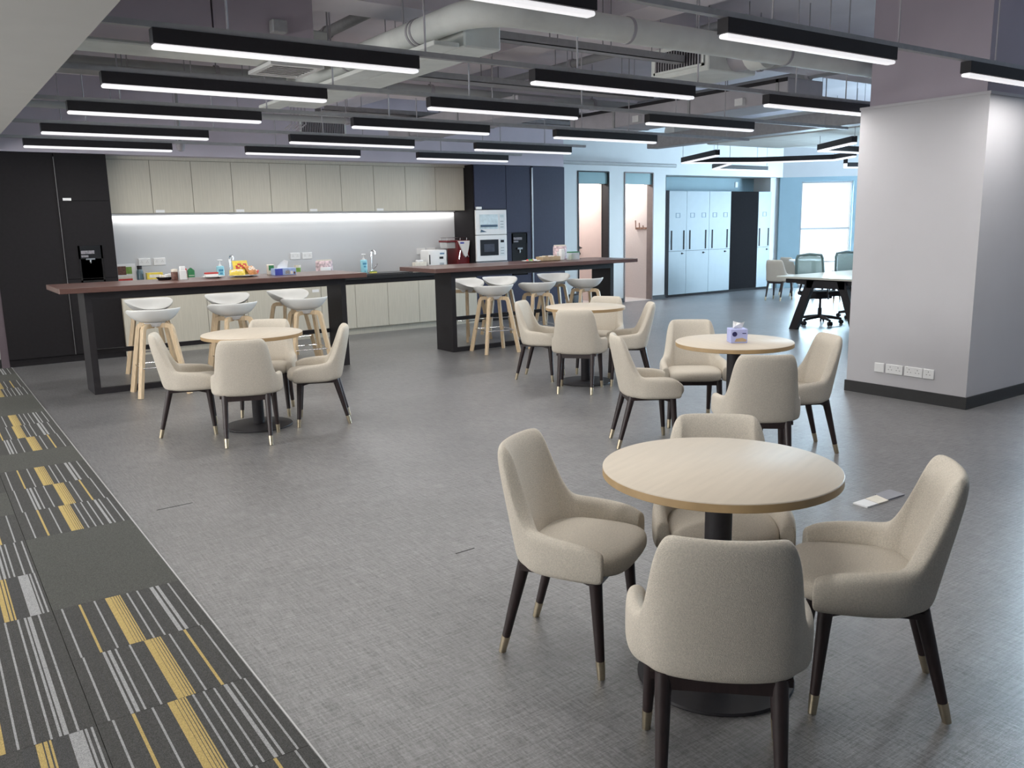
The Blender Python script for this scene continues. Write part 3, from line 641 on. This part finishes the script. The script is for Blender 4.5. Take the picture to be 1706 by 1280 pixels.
# ------------------------------------------------------------------ ceiling lights
def light_fixture(x, y, label, L=1.505, seen=True):
    t = thing('linear_pendant_light', label, 'ceiling light', (x+L/2, y, 2.45), 0, 'black linear lights on rails')
    MB().box(-L/2, L/2, -.035, .035, .024, .097).build('housing', BLACK, t)
    mb = MB().rbox(-L/2+.002, L/2-.002, -.031, .031, 0, .024, .012, 3); mb.build('diffuser', DIFF, t, smooth=True)
    lamp('led_lamp', (0, 0, -.003), L-.02, .058, LED_W, LED_C, parent=t)
GX, GP = 1.113, 2.363
ROWY = [3.068, 4.68, 6.053, 7.47, 9.059, 10.527]
PLACE = ['left', 'middle', 'right']
ROWN = ['frontmost row overhead', 'second row from the front', 'third row from the front', 'fourth row from the front', 'fifth row from the front', 'row closest to the kitchen']
def rail(y, label, x0=.85, x1=9.0):
    t = thing('light_rail', label, 'rail', (0, y, 0), 0, 'grey rails carrying the lights')
    MB().box(x0, x1, -.02, .02, 2.548, 2.578).build('channel', GALV, t)
    for x in (1.5, 2.68, 3.86, 5.04, 6.22, 6.92, 8.58):
        if x < x1 and not (5.6 < y < 6.3 and x < 2.4): MB().cone((x, 0, 2.575), (x, 0, CZ), .006, .006, 6).build('hanger_rod', DUCTD, t)
for r, y in enumerate(ROWY):
    for c in range(3): light_fixture(GX+GP*c, y, 'black linear light, %s one of the %s' % (PLACE[c], ROWN[r]))
    rail(y, 'grey rail above the lights of the %s' % ROWN[r], x1=7.6 if r > 3 else 9.0)
light_fixture(GX, 1.6, 'black linear light above the nearest table, outside the picture')
rail(1.6, 'grey light rail above the nearest table, outside the picture')
light_fixture(GX+GP*2, 1.6, 'black linear light in front of the column, outside the picture')
light_fixture(GX+GP*3, ROWY[0], 'black linear light right of the column, outside the picture')
def zig(pts, label):
    t = thing('zigzag_light', label, 'ceiling light', (pts[0][0], pts[0][1], 2.45), 0, 'zigzag lights before the windows')
    p = [(x-pts[0][0], y-pts[0][1]) for x, y in pts]
    MB().tube([(x, y, .06) for x, y in p], 0, square=(.07, .075)).build('housing', BLACK, t)
    MB().tube([(x, y, .012) for x, y in p], 0, square=(.06, .022)).build('diffuser', DIFF, t)
    wires = MB()
    for x, y in p: wires.cone((x, y, .09), (x, y, CZ-2.45), .004, .004, 5)
    wires.build('suspension_wires', DUCTD, t)
    for a, b in zip(p, p[1:]):
        l = math.hypot(b[0]-a[0], b[1]-a[1])
        lamp('led_lamp', ((a[0]+b[0])/2, (a[1]+b[1])/2, -.004), l, .05, ZIG_W*l, (.86, .95, 1), (0, 0, math.atan2(b[1]-a[1], b[0]-a[0])), t)
zig([(9.655, 8.56), (10.29, 9.84), (11.5, 9.35), (12.29, 8.46), (11.9, 7.85)], 'long black zigzag light in front of the lockers')
zig([(11.3, 9.75), (12.08, 10.79), (13.63, 10.85)], 'short black angled light just above the lockers')
zig([(9.78, 6.46), (10.42, 7.41), (11.4, 7.4), (11.9, 6.6)], 'black angled light partly hidden by the column, high up')
zig([(13.4, 9.0), (14.27, 9.59), (15.2, 9.3)], 'small black light piece at the column edge before the window')

# ------------------------------------------------------------------ ducts and services
def solid(name, mb, m, label, cat, group=None, **kw): return tag(mb.build(name, m, **kw), label, cat, group)
d = thing('round_duct', 'thick round grey duct bending above the lights towards the column', 'duct', (3.02, 4.57, 2.85))
path = [(0, 2.7, 0), (0, .36, 0)]+[(.3-.3*math.cos(w*PI/16), .3-.3*math.sin(w*PI/16)+.02, 0) for w in range(0, 9)]+[(.5, 0.02, 0), (6.2, .02, 0)]
MB().tube(path, .085, n=28).build('pipe', DUCT, d, smooth=True)
for y in (.75, .80, 1.9): MB().cone((0, y, 0), (0, y+.022, 0), .09, .09, 28).build('band', DUCTD, d, smooth=True)
for x in (1.2, 2.9, 4.1): MB().cone((x, .02, 0), (x+.025, .02, 0), .09, .09, 28).build('band', DUCTD, d, smooth=True)
for p in ((0, 1.0), (0, 2.3), (1.9, .02), (3.5, .02), (5.4, .02)): MB().cone((p[0], p[1], .08), (p[0], p[1], CZ-2.85), .006, .006, 6).build('hanger', DUCTD, d)
solid('flat_duct', MB().rbox(3.13, 3.42, 4.95, 8.15, 2.70, 2.98, .01, 1), DUCT, 'wide flat grey duct above the second row of lights', 'duct')
solid('flat_duct', MB().rbox(2.90, 3.09, 4.95, 8.3, 2.69, 2.72, .004, 1), DUCT, 'narrow flat tray left of the wide flat duct', 'cable tray')
solid('flat_duct', MB().rbox(.82, 2.80, 6.37, 6.76, 2.79, 3.02, .01, 1), DUCT, 'pale flat duct from the soffit to the white ceiling diffuser', 'duct')
df = thing('ceiling_diffuser', 'white slatted air diffuser hanging at the upper left', 'vent', (2.565, 6.67, 2.755))
MB().box(-.21, .21, -.26, -.22, 0, .025).box(-.21, .21, .22, .26, 0, .025).box(-.21, -.17, -.22, .22, 0, .025).box(.17, .21, -.22, .22, 0, .025).build('frame', PLAST, df)
for k in range(7):
    y = -.18+k*.06; MB().prism([(y-.02, .004), (y-.015, 0), (y+.022, .02), (y+.017, .024)], -.17, .17, 'x').build('slat', PLAST, df)
MB().box(-.17, .17, -.22, .22, .0245, .03).build('dark_throat', BLACK, df)
def grille(label, loc, w, h, rz, n):
    g = thing('air_grille', label, 'vent', loc, rz)
    MB().box(-w/2, w/2, -.012, 0, 0, .02).box(-w/2, w/2, -.012, 0, h-.02, h).box(-w/2, -w/2+.02, -.012, 0, 0, h).box(w/2-.02, w/2, -.012, 0, 0, h).build('frame', DUCT, g)
    MB().box(-w/2+.02, w/2-.02, -.003, 0, .02, h-.02).build('dark_throat', BLACK, g)
    for k in range(n):
        x = -w/2+.03+k*(w-.06)/(n-1); MB().box(x-.004, x+.004, -.011, -.003, .02, h-.02).build('slat', DUCTD, g)
grille('dark upright-slatted air grille on the bulkhead over the oak cabinets', (4.915, KY+.018, 2.80), .68, .30, 0, 26)
fc = thing('fan_coil_unit', 'grey fan coil box with round collar behind the big duct', 'air unit', (5.78, 5.25, 2.82))
MB().rbox(0, .62, 0, .70, 0, .30, .01, 1).build('casing', DUCT, fc); MB().cone((.35, .0, .14), (.35, -.18, .14), .13, .13, 22).build('collar', DUCTD, fc, smooth=True)
MB().cone((.35, -.18, .14), (.35, -.34, .14), .15, .15, 22).build('flexible_sleeve', DUCT, fc, smooth=True)
for p in ((.05, .05), (.57, .05), (.05, .65), (.57, .65)): MB().cone((*p, .29), (*p, CZ-2.82), .006, .006, 6).build('hanger_rod', DUCTD, fc)
grille('slanting dark air grille on the fan coil box', (5.768, 5.59, 2.86), .60, .20, -PI/2, 18)
d = thing('long_duct', 'long dark rectangular duct receding above the right rows', 'duct', (7.05, 5.4, 2.66))
MB().rbox(0, .55, 0, 3.3, 0, .22, .008, 1).build('casing', DUCTD, d); MB().box(-.012, .0, 0, 3.3, .185, .22).build('flange', BLACK, d)
for y in (.1, 1.25, 2.45, 3.2): MB().box(-.012, .56, y, y+.03, -.008, .225).build('flange', GALV, d)
for y in (.5, 2.0): MB().box(-.05, .0, y, y+.10, .02, .09).build('junction_box', PLAST, d)
d = thing('long_duct', 'second dark rectangular duct, to the left, nearer the kitchen', 'duct', (5.45, 7.6, 2.70))
MB().rbox(0, .5, 0, 3.0, 0, .2, .008, 1).build('casing', DUCTD, d)
for y in (.05, 1.2, 2.4): MB().box(-.01, .51, y, y+.03, -.006, .205).build('flange', GALV, d)
solid('grey_beam_duct', MB().rbox(9.0, 9.22, 4.2, 9.33, 2.60, 2.78, .006, 1), GALV, 'slim grey duct in front of the pale far wall', 'duct')
solid('grey_beam_duct', MB().rbox(9.9, 11.6, 5.2, 9.0, 2.66, 2.95, .02, 2), DUCT, 'broad pale duct above the zigzag lights', 'duct')
solid('curved_duct', MB().tube([(9.45, 9.32, 2.86), (9.9, 9.23, 2.86), (10.5, 9.23, 2.86), (13.2, 9.23, 2.86)], .13, n=20), DUCT, 'pale round duct high above the zigzag lights', 'duct', smooth=True)
pale_pipe = mat('pale_pipe', (.50, .52, .52), .5, noise=(9, .04))
solid('wall_pipe', MB().tube([(7.6, 11.9, 2.62), (9.4, 11.9, 2.60), (12.3, 11.95, 2.60)], .035, n=10), pale_pipe, 'thin pale pipe along the far wall above the openings', 'pipe', smooth=True)
for i, (pts, rr, lab) in enumerate([
    ([(3.25, 5.0, 3.25), (3.25, 9.8, 3.25)], .045, 'grey sprinkler pipe under the slab at the upper left'),
    ([(5.95, 5.0, 3.2), (5.95, 9.6, 3.2)], .04, 'grey sprinkler pipe under the slab in the middle'),
    ([(8.3, 4.9, 3.1), (8.3, 10.8, 3.1)], .05, 'grey sprinkler pipe under the slab at the right'),
    ([(1.0, 8.3, 2.98), (8.6, 8.3, 2.98)], .06, 'long pale pipe crossing above the fourth row of lights'),
    ([(1.0, 9.7, 2.80), (5.3, 9.7, 2.80)], .035, 'thin pipe crossing above the fifth row of lights'),
    ([(6.62, 6.3, 3.0), (6.95, 4.75, 2.99)], .06, 'pale sloping pipe between the big duct and the column')]):
    p = thing('sprinkler_pipe', lab, 'pipe', (0, 0, 0)); MB().tube(pts, rr, n=12).build('pipe', pale_pipe if i in (3, 4, 5) else GALV, p, smooth=True)
    a, b = Vector(pts[0]), Vector(pts[1])
    for k in (.2, .5, .8):
        q = a.lerp(b, k); MB().cone(q, (q.x, q.y, CZ), .006, .006, 6).cone(q-(b-a).normalized()*.02, q+(b-a).normalized()*.02, rr+.012, rr+.012, 12).build('hanger', DUCTD, p, smooth=True)
def tray(x0, x1, y, z, lab, w_=.2):
    t = thing('cable_tray', lab, 'cable tray', (x0, y, z)); L = x1-x0
    MB().box(0, L, 0, w_, 0, .006).box(0, L, 0, .006, 0, .06).box(0, L, w_-.006, w_, 0, .06).build('channel', GALV, t)
    for k in range(4):
        x = .3+k*(L-.6)/3; MB().cone((x, .0, .03), (x, .0, CZ-z), .005, .005, 6).cone((x, w_, .03), (x, w_, CZ-z), .005, .005, 6).build('hanger_rod', DUCTD, t)
tray(3.6, 7.0, 7.15, 2.90, 'pale cable tray crossing above the third row of lights')
tray(.85, 3.0, 7.9, 2.85, 'grey cable tray at the left, above the fourth row')
tray(3.45, 5.7, 5.45, 2.90, 'narrow dark tray crossing just behind the big round duct', .10)
tray(4.3, 8.8, 10.0, 2.95, 'grey cable tray before the kitchen bulkhead', .3)
for i, (y0, y1, z) in enumerate(((2.2, 2.7, 3.0), (5.65, 6.05, 3.08), (8.75, 9.2, 3.02))):
    struct('ceiling_beam', MB().box(.80, 22, y0, y1, z, CZ), CEILG)
struct('ceiling_beam', MB().box(5.0, 5.4, -2, 11.6, 3.22, CZ), CEILG)
# upper-left dark boxes
solid('junction_box', MB().rbox(2.08, 2.18, 5.58, 5.655, 2.80, 2.88, .006, 1), GALV, 'small dark box on the panelled air unit at the upper left', 'box')
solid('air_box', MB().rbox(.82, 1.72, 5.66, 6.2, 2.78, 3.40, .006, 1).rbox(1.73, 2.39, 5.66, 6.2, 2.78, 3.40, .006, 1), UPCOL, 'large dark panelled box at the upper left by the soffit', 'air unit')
for k in range(5): solid('cable_drop', MB().tube([(3.95+k*.045, 10.2, CZ), (3.95+k*.045, 10.2, 2.80), (3.9+k*.045, 10.3, 2.74)], .009, n=6), DUCTD, 'thin cable drop left of the bulkhead grille, %s of five from the left' % ORD[k], 'cable', 'cable drops by the grille')
sp = thing('security_camera', 'small dome camera at the end of the row closest to the kitchen', 'camera', (2.84, 11.0, 2.5))
MB().lathe([(0, 0), (.035, .01), (.05, .04), (.055, .09), (0, .09)], n=20).build('dome', DUCTD, sp, smooth=True); MB().cone((0, 0, .09), (0, 0, CZ-2.5), .018, .018, 10).build('stem', GALV, sp)

# ------------------------------------------------------------------ things on the bars and worktop
BZ, WZ = 1.05, .86
RED = mat('red_print', (.50, .045, .04), .4, noise=(30, .2)); YEL = mat('yellow_wrapper', (.72, .55, .08), .35, noise=(25, .2)); GRN = mat('green_pack', (.035, .20, .075), .4, noise=(20, .15))
BLUB = mat('pale_blue_liquid', (.30, .62, .72), .2, noise=(8, .03)); CREAM = mat('cream_paper', (.72, .67, .58), .6, noise=(30, .08)); DBLU = mat('royal_blue_print', (.05, .07, .40), .4, noise=(15, .1))
PBLU = mat('pale_blue_print', (.32, .42, .66), .4, noise=(30, .15)); BRN = mat('brown_candy', (.12, .05, .035), .5, noise=(40, .5)); LEAF = mat('green_leaf_print', (.18, .32, .06), .5, noise=(25, .3)); TISS = mat('tissue_paper', (.82, .82, .82), .9, noise=(20, .02)); LILAC = mat('lilac_box', (.42, .45, .74), .5, noise=(10, .03)); PINKP = mat('floral_print', (.60, .46, .48), .5, noise=(28, .5)); PLATE = mat('white_china', (.74, .74, .71), .2, noise=(9, .01)); CLEAR = mat('clear_glass', (.78, .80, .80), .08, noise=(9, .02), alpha=.45); DGL = mat('smoked_bottle', (.09, .14, .17), .15, noise=(9, .1)); GREYM = mat('grey_metal', (.5, .52, .54), .35, .6, noise=(20, .05)); SPON = mat('sponge_yellow', (.62, .55, .12), .9, noise=(60, .2)); CRAFT = mat('kraft_wood', (.45, .33, .20), .7, noise=(12, .12))
def pump(x, y, label):
    t = thing('pump_bottle', label, 'bottle', (x, y, WZ), 0, 'pale blue pump bottles')
    MB().rbox(-.05, .05, -.03, .03, 0, .215, .02, 3).build('body', BLUB, t, smooth=True)
    MB().cone((0, 0, .213), (0, 0, .235), .02, .018, 14).build('cap', PLAST, t, smooth=True)
    MB().cone((0, 0, .235), (0, 0, .285), .006, .006, 10).tube([(-.03, 0, .29), (.0, 0, .292), (.035, 0, .288)], .010).build('pump_head', PLAST, t, smooth=True)
    MB().box(-.03, .032, -.0306, -.03, .14, .17).box(-.015, .02, -.0306, -.03, .10, .125).box(-.005, .008, -.0306, -.03, .03, .05).build('label_print', mat('blue_print', (.07, .26, .40), .4, noise=(60, .3)), t)
pump(3.425, 11.80, 'pale blue pump bottle behind the left bar, by the snack plate'); pump(5.55, 11.78, 'pale blue pump bottle beside the sink, end of left bar')
mg = thing('magazine_rack', 'framed colour magazine page leaning at the dark cabinet', 'magazine', (2.245, 11.86, WZ))
MB().box(-.115, .115, 0, .012, 0, .29).build('board', PLAST, mg)
for x0, x1, z0, z1, m in ((-.10, .07, .03, .10, RED), (-.10, .07, .10, .13, CREAM), (-.10, .0, .15, .26, BRN), (.0, .07, .16, .25, LEAF)): MB().box(x0, x1, -.002, 0, z0, z1).build('printed_panel', m, mg)
bt = thing('drink_bottle', 'smoked dark bottle beside the magazine page', 'bottle', (2.405, 11.84, WZ)); MB().lathe([(0, 0), (.038, 0), (.042, .02), (.042, .17), (.036, .20), (.028, .215), (0, .215)], n=20).build('body', DGL, bt, smooth=True); MB().lathe([(0, .215), (.032, .215), (.032, .26), (0, .26)], n=20).build('lid', BLACK, bt, smooth=True)
t = thing('snack_box', 'long yellow snack box behind the left bar', 'box', (2.575, 11.82, WZ)); MB().rbox(-.10, .10, -.04, .04, 0, .165, .005).build('carton', YEL, t); MB().box(-.07, .07, -.041, -.04, .10, .14).build('print', CREAM, t)
t = thing('snack_pack', 'red snack pack left of the green box', 'snack', (2.955, 11.84, WZ)); MB().rbox(-.035, .035, -.02, .02, 0, .20, .008).build('bag', RED, t); MB().box(-.02, .03, -.021, -.02, .06, .13).build('print', YEL, t)
t = thing('tea_carton', 'dark green carton with folded top behind the left bar', 'carton', (3.045, 11.84, WZ)); MB().rbox(-.042, .042, -.03, .03, 0, .17, .004).build('carton', GRN, t); MB().prism([(-.042, .17), (.042, .17), (.0, .205)], -.028, .028).build('folded_top', GRN, t); MB().box(-.036, .036, -.031, -.03, .10, .107).build('print', CREAM, t)
t = thing('paper_cup', 'pale green paper cup behind the blue tissue box', 'cup', (4.535, 11.84, WZ)); MB().lathe([(0, 0), (.036, 0), (.048, .175), (.044, .175), (.034, .01), (0, .01)], n=20).build('wall', CREAM, t, smooth=True); MB().lathe([(.0373, .02), (.0465, .14)], n=20).build('print', LEAF, t, smooth=True)
def wipes(x, y, z, w_, h, label, cap=PLAST, rz=0):
    t = thing('wipes_pack', label, 'wipes pack', (x, y, z), rz)
    bm = MB(); n = 9; pts = []
    for i in range(n):
        u = i/(n-1); pts.append((-w_/2+w_*u, .5*h*(1-(abs(2*u-1))**3)*.35+.008))
    vs_ = []; 
    for zz, s in ((0, .6), (.15*h, .95), (.5*h, 1), (.85*h, .9), (h, .35)):
        for (xx, th_) in pts: vs_.append((xx, -th_*s, zz))
        for (xx, th_) in reversed(pts): vs_.append((xx, th_*s, zz))
    m = 2*n; bm.add(vs_, [(i*m+k, i*m+(k+1) % m, (i+1)*m+(k+1) % m, (i+1)*m+k) for i in range(4) for k in range(m)]+[tuple(range(m)), tuple(range(5*m-1, 4*m-1, -1))])
    bm.build('pouch', PINKP, t, smooth=True); MB().rbox(-w_*.3, w_*.3, -.5*h*.35-.02, -.02, h*.25, h*.6, .008).build('lid', cap, t, smooth=True)
    MB().box(-w_*.45, w_*.45, -.004, .004, h*.97, h+.02).build('seam', CREAM, t)
wipes(4.935, 11.82, WZ, .26, .22, 'floral wipes pack behind the left bar, left of the blue pump bottle')
wipes(7.50, 9.50, BZ, .20, .185, 'floral wipes pack standing on the right bar', rz=-.3)
t = thing('dish_sponge', 'yellow sponge at the foot of the blue pump bottle', 'sponge', (5.66, 11.70, WZ)); MB().rbox(-.05, .05, -.03, .03, 0, .035, .006).build('foam', SPON, t); MB().rbox(-.05, .05, -.03, .03, .035, .043, .003).build('scour_pad', GRN, t)
t = thing('candy_bowl', 'dark tray heaped with wrapped candies on the left bar', 'bowl', (2.15, 9.42, BZ)); MB().lathe([(0, 0), (.06, 0), (.085, .03), (.08, .03), (.055, .008), (0, .008)], n=24).build('tray', CHAR, t, smooth=True)
for k in range(9):
    w = k*2.4; rr = .015+.045*(k % 3)/2; MB().rbox(rr*math.cos(w)-.016, rr*math.cos(w)+.016, rr*math.sin(w)-.012, rr*math.sin(w)+.012, .012+.006*(k % 2), .045+.008*(k % 3), .006).build('candy', [YEL, CREAM, PLAST][k % 3], t)
t = thing('candy_jar', 'small jar of brown sweets on the left bar', 'jar', (2.225, 9.30, BZ)); MB().lathe([(0, 0), (.032, 0), (.034, .01), (.034, .075), (.030, .085), (0, .085)], n=20).build('glass', BRN, t, smooth=True); MB().lathe([(0, .085), (.033, .085), (.033, .11), (0, .115)], n=20).build('lid', CREAM, t, smooth=True)
t = thing('napkin_holder', 'white napkin holder next to the jar of sweets', 'holder', (2.30, 9.27, BZ)); MB().rbox(-.034, .034, -.025, .025, 0, .10, .006).build('holder', PLAST, t); MB().rbox(-.028, .028, -.012, .012, .10, .14, .006).build('napkin', TISS, t); MB().box(-.05, .05, -.035, .035, 0, .004).build('foot', CLEAR, t)
def dish(x, y, r, label, grp='plates on the bars'):
    t = thing('plate', label, 'plate', (x, y, BZ), 0, grp); MB().lathe([(0, 0), (r*.55, 0), (r*.6, .004), (r, .018), (r*.98, .021), (r*.6, .009), (0, .007)], n=32).build('china', PLATE, t, smooth=True); return t
dish(2.618, 9.30, .115, 'white plate with a red wrapped cake on the left bar')
t = thing('wrapped_cake', 'red and white wrapped cake lying on a white plate', 'snack', (2.60, 9.30, BZ+.0095)); MB().rbox(-.07, .07, -.035, .035, 0, .035, .012).build('body', PLAST, t, smooth=True); MB().rbox(-.068, .072, -.03, .036, .033, .052, .008).build('red_wrapper', RED, t, smooth=True)
dish(2.935, 9.28, .155, 'wide white plate heaped with snack bags on the left bar')
def bag(x, y, z, w_, h, tilt, rz, m, label, printm):
    t = thing('snack_bag', label, 'snack bag', (x, y, z), rz, 'snack bags on the wide plate')
    n = 8; mb = MB(); vs_ = []
    for j in range(n+1):
        v = j/n
        for i in range(n+1):
            u = i/n; b = (1-(2*u-1)**4)*(1-(2*v-1)**4)*.028
            vs_.append(((u-.5)*w_, -b, (v-.5)*h))
    for j in range(n+1):
        v = j/n
        for i in range(n+1):
            u = i/n; b = (1-(2*u-1)**4)*(1-(2*v-1)**4)*.028
            vs_.append(((u-.5)*w_, b+.001, (v-.5)*h))
    q = (n+1)**2
    fs = [(j*(n+1)+i, j*(n+1)+i+1, (j+1)*(n+1)+i+1, (j+1)*(n+1)+i) for j in range(n) for i in range(n)]; mis = []
    body = MB().add(vs_, fs+[tuple(reversed([k+q for k in f])) for f in fs])
    for k in range(len(body.mi)):
        j, i = divmod(k % (n*n), n)
        if k < n*n and 3 <= j <= 5 and 1 <= i <= 6 and (i+j) % 3: body.mi[k] = 1
    o = body.build('pouch', [m, printm], t, smooth=True, fixn=False); o.rotation_euler = (tilt, 0, 0); o.location = (0, 0, h/2*math.cos(tilt))
bag(2.93, 9.33, BZ+.02, .17, .16, -.35, .1, YEL, 'upright yellow snack bag with red print, tallest on the plate', RED)
bag(2.86, 9.24, BZ+.02, .16, .09, -.9, -.3, YEL, 'yellow snack bag lying at the left of the heaped plate', CREAM)
bag(3.02, 9.27, BZ+.02, .13, .12, -.7, .5, mat('orange_wrapper', (.58, .25, .08), .35, noise=(25, .3)), 'orange snack bag at the right of the heaped plate', CREAM)
bag(3.07, 9.34, BZ+.02, .11, .07, -1.0, -.6, RED, 'small red snack bag on the right rim of the plate', CREAM)
t = thing('tissue_box', 'long blue and white tissue box on the left bar', 'tissue box', (3.36, 9.20, BZ)); MB().rbox(-.125, .125, -.055, .055, 0, .075, .003, 1).build('carton', PBLU, t)
MB().box(-.115, -.03, -.0562, -.055, .002, .073).build('blue_print', DBLU, t)
for k, (a, b) in enumerate(((.0, .05), (.06, .085), (.095, .115))): MB().box(a, b, -.0562, -.055, .01, .05-.008*k).build('figure_print', [mat('grey_print', (.28, .27, .26), .5, noise=(90, .6)), CREAM, BRN][k], t)
MB().add([(-.07, 0, .074), (.05, .01, .074), (.06, 0, .15), (.02, .012, .165), (-.03, -.01, .14), (-.06, .005, .105)], [(0, 1, 2, 3, 4, 5)]).build('tissue', TISS, t)
t = thing('leaf_tin', 'small tin with green leaf print behind the blue tissue box', 'tin', (3.27, 9.36, BZ)); MB().rbox(-.035, .035, -.03, .03, 0, .115, .005).build('tin', CREAM, t); MB().box(-.03, .03, -.031, -.03, .05, .105).build('print', GRN, t)
# right end of the worktop
t = thing('napkin_pack', 'white open napkin pack at the left end of the right bar', 'napkins', (6.47, 11.72, WZ)); MB().rbox(-.11, .10, -.05, .05, 0, .14, .01).build('wrapper', CREAM, t); MB().rbox(-.06, .06, -.03, .03, .14, .175, .012).build('napkins', TISS, t)
t = thing('water_boiler', 'white counter-top water boiler beside the red grinder', 'water boiler', (6.775, 11.80, WZ)); MB().rbox(-.17, .16, -.14, .14, 0, .32, .02, 3).build('casing', PLAST, t, smooth=True); MB().box(-.165, -.145, -.142, -.14, .10, .25).build('gauge', BLACK, t); MB().box(.02, .09, -.142, -.14, .18, .215).build('display', BLACK, t); MB().box(.02, .10, -.1415, -.14, .05, .12).build('label_print', GREYM, t); MB().box(.03, .11, -.142, -.14, .25, .275).build('maker_mark', mat('blue_grey_mark', (.15, .25, .38), .4, noise=(50, .3)), t)
t = thing('coffee_grinder', 'dark red coffee machine with a white funnel hopper', 'coffee machine', (7.165, 11.80, WZ)); MB().rbox(-.05, .18, -.16, .16, 0, .46, .015).build('casing', mat('dark_red_enamel', (.13, .012, .014), .25, noise=(9, .06)), t); MB().rbox(-.22, -.05, -.13, .13, .43, .46, .006).build('top_shelf', MATS['dark_red_enamel'], t); MB().rbox(-.21, -.05, -.11, .11, .335, .43, .01).build('clear_tank', CLEAR, t)
MB().prism([(-.04, .45), (.17, .45), (.16, .38), (.12, .22), (.09, .19), (.06, .22), (-.0, .36)], -.19, -.16).build('funnel', PLAST, t); MB().box(-.01, .06, -.193, -.19, .405, .43).build('badge', DBLU, t)
MB().tube([(-.2, -.1, .46), (-.2, -.1, .50), (.17, -.1, .50), (.17, -.1, .46)], .005).tube([(-.2, .1, .46), (-.2, .1, .50), (.17, .1, .50), (.17, .1, .46)], .005).build('cup_rail', CHROME, t); MB().tube([(.0, -.17, .30), (-.06, -.22, .16)], .010).tube([(.13, -.17, .24), (.13, -.21, .19)], .008).build('steam_wand', CHROME, t)
dish(6.79, 9.22, .13, 'white plate with colourful sweets on the right bar')
for k in range(7):
    m = [RED, GRN, LEAF, PLAST, RED, LEAF, PLAST][k]; w = k*2.1; rr = .015+.008*k
    o = MB().rbox(-.022, .022, -.015, .015, 0, .026, .008).build('sweet', m); o.location = (6.79+rr*math.cos(w), 9.22+rr*math.sin(w), BZ+.010+.003*(k % 2)); o.rotation_euler = (0, 0, w)
    tag(o, ['red wrapped sweet at the middle of the plate', 'dark green wrapped sweet on the plate', 'leaf green wrapped sweet near the middle of the plate', 'white wrapped sweet near the middle of the plate', 'red wrapped sweet towards the rim of the plate', 'leaf green wrapped sweet towards the rim of the plate', 'white wrapped sweet at the rim of the plate'][k]+', right bar', 'sweet', 'sweets on the right bar plate')
t = thing('wooden_tray_box', 'low wooden box of packets on the right bar', 'box', (7.12, 9.28, BZ)); MB().box(-.15, .15, -.08, -.07, 0, .06).box(-.15, .15, .07, .08, 0, .06).box(-.15, -.14, -.07, .07, 0, .06).box(.14, .15, -.07, .07, 0, .06).box(-.15, .15, -.08, .08, 0, .008).build('tray', CRAFT, t)
for k in range(5): MB().rbox(-.12+k*.05, -.08+k*.05, -.05, .05, .008, .065+.006*(k % 2), .006).build('packet', [CREAM, CRAFT, PINKP][k % 3], t)
t = thing('napkin_holder', 'white napkin stack between the wipes and the jar', 'napkins', (7.42, 9.36, BZ)); MB().rbox(-.03, .03, -.03, .03, 0, .15, .006).build('napkins', TISS, t)
t = thing('condiment_box', 'clear box with green edge at the right bar, rightmost item', 'box', (7.53, 9.24, BZ)); MB().rbox(-.075, .075, -.05, .05, 0, .10, .004).build('box', CLEAR, t); MB().box(-.076, .076, -.051, .051, .10, .112).build('green_lid', GRN, t); MB().rbox(-.06, -.01, -.03, .03, .005, .07, .008).build('tea_packet', LEAF, t); MB().rbox(.0, .06, -.03, .03, .005, .085, .008).build('white_packet', PLAST, t)
# tissue cube on the table by the column
t = thing('tissue_box', 'lilac cube tissue box on the round table by the column', 'tissue box', (4.43, 3.72, .75), -.62); MB().rbox(-.055, .055, -.055, .055, 0, .092, .002, 1).build('carton', LILAC, t)
MB().cone((-.03, -.0562, .06), (-.03, -.055, .06), .016, .016, 18).build('round_logo', mat('navy_print', (.02, .02, .10), .4, noise=(40, .2)), t); MB().prism([(-.03, .01), (.045, .01), (.05, .022), (.02, .035), (-.02, .03)], -.0562, -.055).build('tan_print', CRAFT, t); MB().box(.02, .045, -.0562, -.055, .062, .067).build('small_print', MATS['navy_print'], t)
MB().add([(-.03, 0, .091), (.03, .0, .091), (.05, .01, .135), (.02, -.01, .128), (.0, .012, .132), (-.03, .0, .142), (-.015, -.012, .11)], [(0, 1, 2, 3, 6), (0, 6, 3, 4, 5)]).build('tissue', TISS, t)
# flooring samples on the floor by the nearest table
for k, (p, m, lab) in enumerate((([(4.073, 2.581), (4.071, 2.493), (4.165, 2.489), (4.18, 2.58)], PLAST, 'white tile sample on the floor, left of three'), ([(4.185, 2.58), (4.17, 2.489), (4.262, 2.485), (4.294, 2.579)], CREAM, 'pale tile sample on the floor, middle of three'), ([(4.30, 2.59), (4.268, 2.495), (4.425, 2.488), (4.45, 2.594)], mat('grey_sample', (.26, .26, .29), .5, noise=(8, .06)), 'grey tile sample on the floor, right of three'))):
    tag(MB().prism(p, 0, .008, 'z').build('tile_sample', m), lab, 'tile sample', 'tile samples on the floor')
bg = thing('black_bag', 'black bag on the floor under the end of the right bar', 'bag', (9.9, 12.12, 0), .2)
MB().rbox(-.16, .16, -.09, .09, 0, .27, .05, 3).build('body', mat('black_nylon', (.018, .018, .02), .6, noise=(20, .3), bump=(25, .4)), bg, smooth=True); MB().tube([(-.08, 0, .26), (-.07, 0, .36), (.0, 0, .40), (.07, 0, .36), (.08, 0, .26)], .012).build('strap', BLACK, bg, smooth=True)
